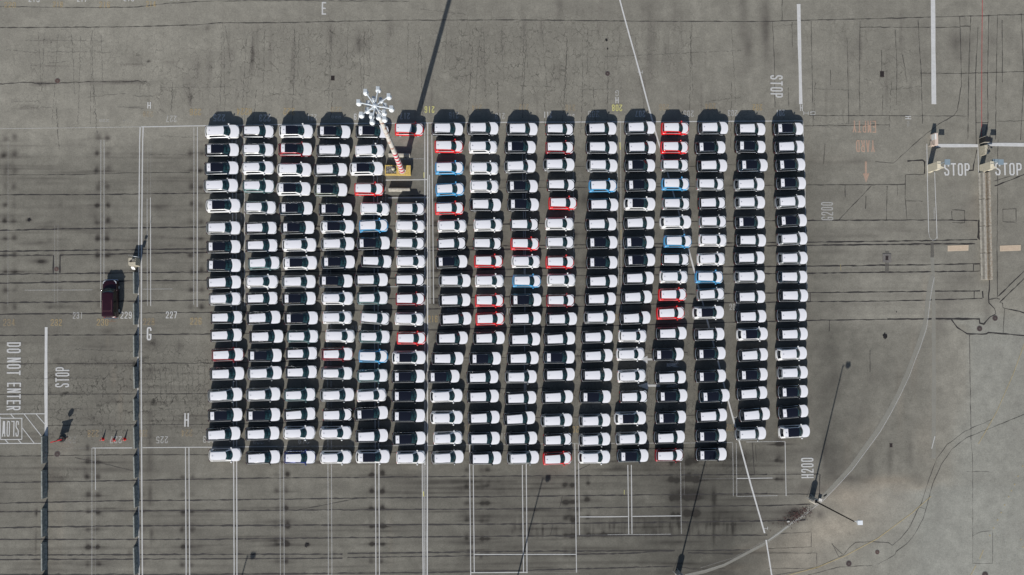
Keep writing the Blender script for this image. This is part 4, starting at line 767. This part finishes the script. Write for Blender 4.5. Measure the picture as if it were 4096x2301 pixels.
# ------------------------------------------------------------------ concrete
CONC = mat('concrete_barrier', (.36,.34,.29), .85, noise=.3, nscale=2.5, col2=(.24,.22,.19), bump=.4)
CONCD = mat('weathered_concrete', (.27,.28,.255), .85, nscale=3.0, col2=(.13,.145,.14), bump=.4)
CONCR = mat('stained_concrete', (.34,.32,.27), .85, nscale=3.5, col2=(.23,.18,.13), bump=.4)
RUBBER = mat('lifting_slot', (.03,.03,.03), .8, noise=.1)
def barrier(p0, p1, label, group, m, wb=.60, h=.81, wt=.15):
    a, c = at(*p0), at(*p1); L = (c - a).length; mid = (a + c) / 2; rz = math.atan2(c.y - a.y, c.x - a.x)
    root = empty('concrete_barrier', (mid.x, mid.y, 0), rz)
    pr = [(-wb/2,0),(-wb/2,.08),(-wb/2+.14,.30),(-wt/2-.015,h-.02),(-wt/2,h),(wt/2,h),(wt/2+.015,h-.02),(wb/2-.14,.30),(wb/2,.08),(wb/2,0)]
    n = len(pr); mb = MB(); xs = [-L/2, -L/2+.03, L/2-.03, L/2]; vs = []
    for i, x in enumerate(xs):
        k = .95 if i in (0, 3) else 1
        vs += [(x, y*k, z*(.985 if i in (0,3) else 1)) for y, z in pr]
    fs = [(i*n+j, i*n+(j+1)%n, (i+1)*n+(j+1)%n, (i+1)*n+j) for i in range(3) for j in range(n)] + [tuple(range(n)), tuple(range(3*n, 4*n))]
    mb.add(vs, fs); mb.build('block', m, root)
    for s in (-1, 1):
        mb = MB(); mb.box(s*L*.30-.16, s*L*.30+.16, -wb/2-.003, wb/2+.003, 0.0, .075); mb.build('fork_slot', RUBBER, root)
    return tag(root, label, 'barrier', group)
ys = [(1090,1175),(1214,1299),(1342,1428),(1467,1553),(1594,1680),(1706,1792),(1822,1909),(1941,2026),(2059,2146),(2186,2294)]
for i, (a, e) in enumerate(ys):
    lean = [0,0,0,2,1,2,2,3,1,2][i]
    barrier((543.5, a), (544.5 + lean, e), 'dark concrete barrier, %s down the line left of the long double white line' % ORD[i], 'barriers along the double white line', CONCD)
ys = [(1744,1851),(1880,1991),(2032,2143),(2168,2278),(2300,2395)]
for i, (a, e) in enumerate(ys):
    barrier((179.5 - i*.3, a), (180.5 - i*.3, e), 'dark concrete barrier, %s down the leftmost line below the thick white stripe' % ORD[i], 'barriers along the left lane', CONCD, .68, .86)
for j, xo in enumerate((0, 21.5)):
    for i in range(4):
        y0_ = 692 + 107.3 * i; s = 9.5 / 428
        barrier((3922 + xo + s*107*i, y0_), (3922 + xo + s*107*(i+1), y0_ + 105.5), 'weathered concrete barrier, %s down the %s of two joined rows below the kiosk' % (ORD[i], ('left','right')[j]),
                'double row of barriers right of the stop word', (CONC, CONCR)[j], .70, .81, .30)
barrier((1555, 620), (1641, 622), 'grey concrete barrier above the yellow mast plinth', 'barriers guarding the mast', CONC)
barrier((1555, 759), (1641, 760), 'pale concrete barrier below the yellow mast plinth', 'barriers guarding the mast', CONC)

# ------------------------------------------------------------------ high mast on its yellow plinth
a_, e_ = at(1542, 697), at(1644, 672)
YEL = mat('yellow_painted_concrete', (.56,.40,.09), .75, nscale=4.0, col2=(.38,.27,.10), bump=.3)
SOIL = mat('rubble_and_soil', (.26,.24,.21), .95, nscale=9.0, col2=(.07,.065,.055), bump=1.0)
cxp = (a_.x + e_.x) / 2; cyp = (a_.y + e_.y) / 2; hx = (e_.x - a_.x) / 2; hy = .68
root = empty('mast_plinth', (cxp, cyp, 0)); tag(root, 'yellow painted concrete plinth with rubble at one end under the tall mast', 'plinth')
mb = MB(); z1 = .82
mb.box(-hx, hx, -hy, -hy+.14, 0, z1); mb.box(-hx, hx, hy-.14, hy, 0, z1); mb.box(-hx, -hx+.14, -hy+.14, hy-.14, 0, z1); mb.box(hx-.14, hx, -hy+.14, hy-.14, 0, z1); mb.box(-hx+1.62, hx-.14, -hy+.14, hy-.14, 0, z1-.004)
mb.build('kerb_wall', YEL, root)
mb = MB(); n = 14; vs = []
for i in range(n+1):
    for j in range(8): vs.append((-hx+.141 + 1.478*i/n, -hy+.141 + (2*hy-.282)*j/7, z1 - .06 + random.uniform(-.04, .12)))
mb.add(vs, [(i*8+j, i*8+j+1, (i+1)*8+j+1, (i+1)*8+j) for i in range(n) for j in range(7)]); mb.build('rubble', SOIL, root)
LEAF = mat('weed_leaves', (.07,.13,.03), .7, noise=.4, nscale=20)
def shrub(x, y, z, r, n, label, squash=.7):
    mb = MB()
    for i in range(n):
        d_ = Vector((random.gauss(0,1), random.gauss(0,1), abs(random.gauss(0,1)))).normalized() * r * random.uniform(.25, 1)
        c = Vector((x, y, z)) + Vector((d_.x, d_.y, d_.z*squash)); a = Vector((random.gauss(0,1), random.gauss(0,1), random.gauss(0,.5))).normalized() * .07; b2 = a.cross(Vector((random.gauss(0,1),random.gauss(0,1),1)).normalized()) * .5
        mb.add([c-a, c-b2, c+a, c+b2], [(0,1,2,3)])
    o = mb.build('weed', LEAF); return tag(o, label, 'weed')
shrub(cxp-hx+1.42, cyp-.02, z1, .26, 160, 'green weed growing from the rubble on the yellow plinth')
mb = MB(); mb.lathe([(.10,0),(.24,.12),(.27,.26),(.22,.40),(.08,.50)], 14); o = mb.build('lamp_globe', mat('old_globe', (.45,.42,.33), .4, noise=.4, nscale=6)); o.location = (cxp-hx+1.18, cyp+.12, z1+.02)
tag(o, 'weathered round globe lying beside the weed on the plinth', 'globe')
MH = 35.3; base = at(1610, 686); mx_, my_ = base.x, base.y
top = at(1500, 423, MH)
root = empty('high_mast', (mx_, my_, z1)); tag(root, 'tall rusty floodlight mast with red and white bands and a crown of lamps', 'light mast')
def mp(h): # slight lean of the real pole
    f = h / MH; return Vector(((top.x - mx_) * f, (top.y - my_) * f, h - z1))
RUST = mat('rusted_white_mast', (.50,.48,.44), .7, nscale=1.1, col2=(.26,.10,.05), bump=.2)
for e_i, po in ((0, .40), (1, .47)): [n for n in RUST.node_tree.nodes if n.type == 'VALTORGB'][0].color_ramp.elements[e_i].position = po
RB = mat('mast_red_band', (.50,.035,.06), .6, noise=.2); WB = mat('mast_white_band', (.66,.64,.62), .6, noise=.12)
def mr(h): return .40 - .20 * h / MH
edges = [z1 + 13.2 * (i / 14) for i in range(15)]
for i in range(14):
    mb = MB(); mb.tube(mp(edges[i]), mp(edges[i+1]), mr(edges[i]), mr(edges[i+1]), 16, 0, i == 0); mb.build('painted_band', RB if i % 2 == 0 else WB, root, True)
mb = MB(); hs = [edges[-1] + (MH - 1.0 - edges[-1]) * i / 6 for i in range(7)]
for i in range(6): mb.tube(mp(hs[i]), mp(hs[i+1]), mr(hs[i]), mr(hs[i+1]), 16, 0, i == 5)
mb.build('shaft', RUST, root, True)
mb = MB(); mb.tube(mp(z1), mp(z1)+Vector((0,0,.08)), .52, .52, 16); mb.build('base_flange', RUST, root)
for i in range(8):
    a = 2*math.pi*i/8; mb = MB(); mb.add([(.36*math.cos(a)-.02*math.sin(a),.36*math.sin(a)+.02*math.cos(a),.08),(.36*math.cos(a)+.02*math.sin(a),.36*math.sin(a)-.02*math.cos(a),.08),(.50*math.cos(a),.50*math.sin(a),.08),(.38*math.cos(a),.38*math.sin(a),.9)], [(0,1,2),(0,1,3),(1,2,3),(2,0,3)])
    mb.build('gusset', RB if i % 2 else WB, root)
GALV = mat('galvanised_steel', (.56,.60,.63), .5, .1, noise=.12); LH = mat('lamp_bowl_white', (.70,.73,.75), .4, noise=.08)
hub = mp(MH); mb = MB(); mb.lathe([(.10,-.9),(.17,-.8),(.17,-.1),(.24,0),(.24,.10),(.06,.22)], 14, 0, tuple(hub)); mb.build('crown_hub', GALV, root, True)
def lamp_head(cx_, cy_, cz, a):
    ar = MB(); hz = hub.z - (.05 if math.hypot(cx_, cy_) > 1.2 else 1.0)
    ar.tube((hub.x, hub.y, hz), (hub.x + cx_, hub.y + cy_, hz + .05), .075, .06, 8); A = ar.build('lamp_arm', GALV, root, True)
    mb = MB(); c = (hub.x + cx_, hub.y + cy_, hz)
    mb.lathe([(.10,-.42),(.27,-.36),(.29,-.25),(.23,-.10),(.13,.0),(.11,.06)], 16, 0, c); H_ = mb.build('lamp_bowl', LH, A, True)
    mb = MB(); mb.box(c[0]-.17, c[0]+.17, c[1]-.10, c[1]+.26, c[2]+.04, c[2]+.30)
    for k in range(3): mb.box(c[0]-.11+.09*k, c[0]-.07+.09*k, c[1]-.08, c[1]+.24, c[2]+.30, c[2]+.34)
    mb.build('ballast_box', GALV, A)
for i in range(8):
    a = R(90 - 10 + 45*i); lamp_head(1.66*math.cos(a), 1.66*math.sin(a), 0, a)
for i in range(8):
    a = R(90 - 30 + 45*i); lamp_head(.92*math.cos(a), .92*math.sin(a), -1, a)

# ------------------------------------------------------------------ street lights on concrete drums
PBLK = mat('black_pole', (.010,.009,.009), .6, noise=.3)
def light_pole(bx, by, label, arm=(.50, .0), h=12.9):
    g = at(bx, by); root = empty('light_pole', (g.x, g.y, 0)); tag(root, label, 'street light', 'yard light poles on concrete drums')
    mb = MB(); mb.lathe([(.43,0),(.43,1.50),(.40,1.56),(.30,1.62)], 24); mb.build('concrete_drum', CONC, root, True)
    mb = MB(); mb.box(-.20,.20,-.20,.20,1.60,1.66); mb.tube((0,0,1.66),(0,0,h),.115,.075,12); mb.build('pole', PBLK, root, True)
    mb = MB(); mb.tube((0,0,h-.10),(.42,0,h-.04),.035,.035,8); A = mb.build('lamp_arm', GALV, root, True)
    mb = MB(); mb.lathe([(.26,-.14),(.31,-.10),(.31,.02),(.24,.06)], 20, 0, (.70, -.12, h)); mb.build('lamp_head', LH, root, True)
    mb = MB(); mb.box(.40,1.06,-.42,.14,h+.06,h+.22); mb.build('ballast_box', LH, root)
    for i in range(3):
        a = R(40 + 60*i); mb = MB(); mb.tube((.44*math.cos(a),.44*math.sin(a),1.5),(.75*math.cos(a),.75*math.sin(a),.02),.02,.02,6); mb.build('conduit', GALV, root)
    return root
light_pole(3245, 1997, 'black street light on a concrete drum beside the curved white kerb line')
light_pole(2711, 2293, 'street light on a concrete drum at the bottom edge below the last bays')
light_pole(2028, 2470, 'street light beyond the bottom edge, shadow beside a pair of white lines')
light_pole(832, 2796, 'street light beyond the bottom left edge, shadow tip near the double lines')
# small box by the drum and debris
g = at(3277, 1998); mb = MB(); mb.box(-.22,.22,-.17,.17,0,.35); mb.box(-.25,.25,-.20,.20,.35,.40); o = mb.build('junction_box', mat('white_metal', (.6,.58,.54), .5, noise=.15)); o.location = (g.x, g.y, 0); o.rotation_euler = (0,0,R(-20)); tag(o, 'small white metal box beside the concrete drum', 'box')
g = at(3300, 1983); mb = MB(); mb.tube((-.22,-.14,.06),(.22,.14,.06),.06,.06,8); o = mb.build('pipe_offcut', PBLK); o.location = (g.x, g.y, 0); tag(o, 'short black pipe lying right of the concrete drum', 'pipe')

# ------------------------------------------------------------------ covers and drains
IRON = mat('rusty_iron', (.060,.040,.036), .8, nscale=12, col2=(.030,.022,.022), bump=.6); IRON2 = mat('rust_red_iron', (.10,.06,.048), .8, nscale=10, col2=(.05,.032,.028), bump=.6)
HOLE = mat('drain_void', (.006,.005,.006), .9, noise=.2); COLLAR = mat('cover_collar', (.15,.14,.13), .85, noise=.3, nscale=5, bump=.3)
def manhole(px, py, r, label, m=None):
    g = at(px, py); root = empty('manhole_cover', (g.x, g.y, 0)); tag(root, label, 'manhole', 'iron covers set in the asphalt')
    mb = MB(); mb.lathe([(r*1.0,0),(r*1.0,.020)], 28); mb.build('frame_ring', COLLAR, root)
    mb = MB(); mb.lathe([(r*.86,.020),(r*.86,.032),(r*.3,.036)], 28); mb.build('lid', m or IRON, root)
    mb = MB(); mb.box(-r*.28, r*.28, -.025, .025, .0365, .046); mb.box(-.025,.025,-r*.24,r*.24,.037,.047); mb.build('lid_rib', COLLAR, root)
for px, py, r, l, m in [(230,324,.38,'round brown manhole cover on the cracked upper left asphalt',IRON2),(2430,295,.38,'round iron manhole cover above the yellow 208',None),(3980,1273,.44,'round dark manhole right of the curling tar line',None),(3918,1315,.44,'round dark manhole below the curling tar line',None),
        (3395,2255,.44,'dark manhole with pale bar near the bottom yellow line',None),(3509,2209,.34,'small brown manhole above the yellow line, bottom right',IRON2),(226,1077,.36,'rust red manhole between the tar lined slots at left',IRON2),(229,1817,.42,'grey patched manhole left of the bay lines, lower left',None),(3940,2300,.5,'manhole cut by the bottom edge at the far right',None)]:
    manhole(px, py, r, l, m)
def drain(px, py, wx_, wy, label, apron=0):
    g = at(px, py); root = empty('drain_grate', (g.x, g.y, 0)); tag(root, label, 'drain', 'square drains in the yard')
    if apron: mb = MB(); mb.box(-apron, apron, -apron, apron, 0, .060); mb.build('concrete_apron', COLLAR, root)
    z = .060 if apron else 0
    mb = MB(); mb.box(-wx_/2, wx_/2, -wy/2, wy/2, z, z+.012); mb.build('opening', HOLE, root)
    mb = MB(); n = 6
    for i in range(n): x = -wx_/2 + wx_*(i+.5)/n; mb.box(x-.010, x+.010, -wy/2, wy/2, z+.012, z+.028)
    for s in (-1, 1): mb.box(-wx_/2-.03, wx_/2+.03, s*(wy/2+.015)-.015, s*(wy/2+.015)+.015, z, z+.03)
    mb.build('bars', IRON, root)
drain(1331, 313, .52, .62, 'dark square drain grate above the topmost rows of cars'); drain(3528, 297, .62, .80, 'black square drain grate between the two thick white bars')
drain(3547, 1033, .42, .56, 'small dark drain in a square apron right of the car rows', .66); drain(3564, 1782, .42, .50, 'small dark drain inside the curved white line, lower right')
def splat(px, py, r, label, seed, m=None):
    rr = random.Random(seed); g = at(px, py); mb = MB(); n = 26
    vs = [(0, 0, 0)] + [(r*rr.uniform(.5, 1.15)*math.cos(2*math.pi*i/n), r*rr.uniform(.5, 1.2)*math.sin(2*math.pi*i/n)*1.1, 0) for i in range(n)]
    mb.add(vs, [(0, 1+i, 1+(i+1) % n) for i in range(n)]); o = mb.build('oil_spill', HOLE); o.location = (g.x, g.y, .055); tag(o, label, kind='structure')
splat(3541, 1345, .42, 'black oil spill on the dark asphalt at right', 4); splat(1227, 2180, .30, 'dark round spill between bay lines', 5); splat(117, 880, .24, 'dark spill at the left', 6)
splat(2425, 161, .22, 'tar blob', 7); splat(2430, 196, .14, 'tar blob', 8); splat(3585, 1248, .10, 'tar spot', 9)

# ------------------------------------------------------------------ traffic cones
CO = mat('cone_plastic', (.62,.015,.012), .45, noise=.15); CW = mat('cone_collar', (.62,.60,.58), .5, noise=.1)
for i, (px, py) in enumerate(((412,1757),(457,1760),(499,1757))):
    g = at(px, py); root = empty('traffic_cone', (g.x, g.y, 0), R(10*i)); tag(root, 'tall red traffic cone with a white collar, %s of the three' % ('leftmost','middle','rightmost')[i], 'traffic cone', 'traffic cones below the crazed asphalt')
    mb = MB(); mb.box(-.19,.19,-.19,.19,0,.045); mb.build('base', CO, root)
    mb = MB(); mb.lathe([(.155,.045),(.13,.18),(.098,.45),(.088,.53)], 18); mb.lathe([(.062,.70),(.045,.86),(.03,.92)], 18); mb.build('body', CO, root, True)
    mb = MB(); mb.lathe([(.0885,.53),(.0625,.70)], 18); mb.build('collar', CW, root, True)

# ------------------------------------------------------------------ portable stop sign on a tyre base
g = at(250, 1756); root = empty('portable_stop_sign', (g.x, g.y, 0), R(14)); tag(root, 'red and white portable stop sign board standing in a tyre base', 'sign')
mb = MB(); mb.lathe([(.30,0),(.44,.06),(.46,.14),(.44,.22),(.30,.27),(.22,.20)], 24); mb.build('tyre_base', TYRE, root, True)
SR = mat('sign_red', (.48,.012,.02), .45, noise=.1); SW = mat('sign_white', (.7,.7,.68), .5, noise=.08)
mb = MB()
for x in (-.56, .56): mb.tube((x, .0, .06), (x, .0, 1.72), .025, .025, 8)
mb.box(-.75,.75,-.03,.03,.05,.11); mb.tube((.1,0,.2),(.1,0,2.45),.028,.028,8); mb.build('post', mat('sign_post', (.10,.02,.02), .6, noise=.2), root)
mb = MB(); mb.box(-.6,.6,-.055,-.035,.55,1.62); mb.build('board', SR, root)
mb = MB(); mb.box(-.80,.72,-.10,.03,1.60,1.72); mb.build('top_rail', SR, root)
mb = MB(); mb.box(-.52,.52,-.060,-.0555,.90,1.30); mb.build('board_panel', SW, root)
mb = MB(); z = 2.42; vs = []
for y in (-.05, -.035):
    for i in range(8): a = R(22.5 + 45*i); vs.append((.1+.40*math.cos(a), y, z+.40*math.sin(a)))
mb.add(vs, [tuple(range(8)), tuple(range(8,16))] + [(i,(i+1)%8,8+(i+1)%8,8+i) for i in range(8)]); oc = mb.build('octagon', SR, root)
v, f = text_outline('STOP', 2.3); mb = MB(); mb.add([(.1 + q[0]*.58, -.053, z + q[1]*.24) for q in v], f); mb.build('lettering', SW, oc)

# ------------------------------------------------------------------ gate island on the left with kiosk remains
g = at(546, 1052); root = empty('gate_island', (g.x, g.y, 0)); tag(root, 'broken concrete gate island end at the head of the barrier line', 'gate island')
CREAM = mat('cream_concrete', (.46,.42,.33), .8, nscale=4, col2=(.32,.29,.22), bump=.3)
mb = MB(); pr = [(-.62,-.35),(-.55,-.52),(.30,-.60),(.50,-.45),(.50,.62),(-.62,.62)]; n = len(pr)
vs = [(x*1.0, y, 0) for x, y in pr] + [(x*.86-.05, y*.9+.03, 1.30) for x, y in pr]
mb.add(vs, [tuple(range(n)), tuple(range(n,2*n))] + [(i,(i+1)%n,n+(i+1)%n,n+i) for i in range(n)]); mb.build('block', CREAM, root)
mb = MB(); mb.lathe([(.13,1.301),(.13,1.40),(.10,1.42)], 16, 0, (-.22, .12, 0)); mb.build('pipe_stub', HOLE, root, True)
mb = MB(); mb.box(-.5,.35,.02,.10,1.302,1.36); mb.box(-.1,.3,.2,.45,1.302,1.42); mb.build('broken_rim', SOIL, root)
mb = MB(); mb.add([(-.30,-.95,.75),(.16,-1.02,.75),(.10,-.66,1.05),(-.34,-.60,1.05),(-.30,-.95,.73),(.16,-1.02,.73),(.10,-.66,1.03),(-.34,-.60,1.03)], [(0,1,2,3),(4,5,6,7),(0,1,5,4),(1,2,6,5),(2,3,7,6),(3,0,4,7)]); mb.build('notice_plate', SW, root)
g = at(561, 1030); root = empty('sign_post', (g.x, g.y, 0)); tag(root, 'thin post with two small grey panels beside the gate island', 'sign post')
mb = MB(); mb.tube((0,0,0),(0,0,3.9),.03,.02,8); mb.build('post', GALV, root, True)
mb = MB(); mb.box(-.22,.22,-.04,-.02,.95,1.6); mb.build('panel', GALV, root); mb = MB(); mb.box(-.16,.2,-.04,-.02,1.75,2.1); mb.build('panel', GALV, root)

# ------------------------------------------------------------------ entry kiosks on the right
CRM = mat('cream_metal', (.60,.55,.43), .5, noise=.08, nscale=3); PINK = mat('sunbleached_board', (.62,.50,.42), .6, noise=.12, nscale=3); BG = mat('blue_grey_panel', (.21,.27,.31), .5, noise=.08)
def kiosk(px, py, label, extra=False):
    g = at(px, py); root = empty('entry_kiosk', (g.x, g.y, 0)); tag(root, label, 'kiosk', 'cream entry kiosks beside the stop words')
    mb = MB(); mb.box(-.22,.24,-.55,.60,.0,2.45); mb.build('cabinet', CRM, root)
    mb = MB(); mb.box(-.26,.28,-.15,.64,2.452,2.52)
    mb.box(-.20,.22,.10,.30,2.52,2.58); mb.build('cap', CRM, root)
    mb = MB(); mb.add([(-.22,-.555,2.40),(.95,-.30,2.40),(.24,.05,2.40),(-.22,-.555,2.30),(.95,-.30,2.30),(.24,.05,2.30)], [(0,1,2),(3,4,5),(0,1,4,3),(1,2,5,4),(2,0,3,5)]); mb.build('canopy_fin', CRM, root)
    mb = MB(); mb.box(-.08,.20,-.58,-.552,1.0,1.5); mb.build('screen', DGLASS, root)
    mb = MB(); mb.tube((.30,.35,0),(.30,.35,3.40),.05,.05,8); mb.tube((.30,.35,3.3),(.75,.35,3.42),.04,.04,8); mb.build('mast', BG, root, True)
    mb = MB(); mb.box(.30,1.12,-.05,.75,3.42,3.50); mb.build('solar_panel', BG, root)
    if extra: mb = MB(); mb.box(.26,.95,.62,1.0,2.1,2.5); mb.build('side_cabinet', BG, root)
kiosk(3716, 676, 'cream entry kiosk left of the brighter stop word with grey panel above'); kiosk(3924, 676, 'cream entry kiosk at the head of the double barrier rows', True)
g = at(3728, 562); root = empty('notice_cabinet', (g.x, g.y, 0)); tag(root, 'pinkish cabinet with a white notice at the left end of the stop bar', 'cabinet')
mb = MB(); mb.box(-.25,.25,-.95,.85,0,1.15); mb.build('case', PINK, root); mb = MB(); mb.box(-.262,-.252,-.1,.75,.3,1.05); mb.box(-.24,-.02,-.1,.75,1.151,1.156); mb.build('notice', SW, root)
mb = MB(); mb.tube((-.5,-.9,0),(-.5,-.9,.9),.04,.04,8); mb.tube((-.5,-.9,.9),(-.25,-1.1,.9),.04,.04,8); mb.build('guard_rail', PINK, root)
g = at(3931, 603); root = empty('gate_island', (g.x, g.y, 0)); tag(root, 'crumbling concrete island block above the right kiosk', 'gate island')
mb = MB(); pr = [(-.45,-.85),(.10,-.80),(.42,-.45),(.42,.60),(.10,.72),(-.48,.62)]; n = 6
mb.add([(x,y,0) for x,y in pr] + [(x*.93,y*.95,1.1) for x,y in pr], [tuple(range(n)), tuple(range(n,2*n))] + [(i,(i+1)%n,n+(i+1)%n,n+i) for i in range(n)]); mb.build('block', CREAM, root)
mb = MB()
for i in range(14): x = random.uniform(.02,.36); y = random.uniform(-.5,.5); r = random.uniform(.04,.10); mb.box(x-r,x+r,y-r,y+r,1.1,1.12+r)
mb.build('broken_rim', SOIL, root)
g = at(3927, 566); root = empty('equipment_rack', (g.x, g.y, 0)); tag(root, 'dark equipment rack behind the crumbling island, right', 'cabinet')
mb = MB(); mb.box(-.42,.42,-.38,.38,0,1.5); mb.build('case', TRIM, root); mb = MB(); mb.box(-.42,.42,-.40,-.385,.2,1.3); mb.tube((-.42,.45,.0),(-.42,.45,1.7),.03,.03,8); mb.tube((.42,.45,.0),(.42,.45,1.7),.03,.03,8); mb.build('frame', CONC, root)

# litter and leaves along the kerb
lf = MB()
for i in range(420):
    px = random.gauss(3190, 34); py = 2062 - (px - 3190) * .45 + random.gauss(0, 13); g = at(px, py); s = random.uniform(.03, .09); a = random.uniform(0, 3)
    lf.add([(g.x+s*math.cos(a+k*1.57), g.y+s*math.sin(a+k*1.57)*.7, .06+random.uniform(0,.03)) for k in range(4)], [(0,1,2,3)])
tag(lf.build('leaf_litter', mat('dry_leaves', (.075,.032,.026), .8, noise=.5, nscale=30)), 'red brown leaf litter left of the concrete drum', kind='stuff')
g = at(3152, 2086); mb = MB(); mb.box(-.18,.18,-.10,.10,.0,.12); o = mb.build('rubbish_bag', mat('pale_plastic', (.5,.5,.47), .5, noise=.3, nscale=8)); o.location = (g.x, g.y, .05); tag(o, 'small pale litter lump among the dark leaves', 'litter')
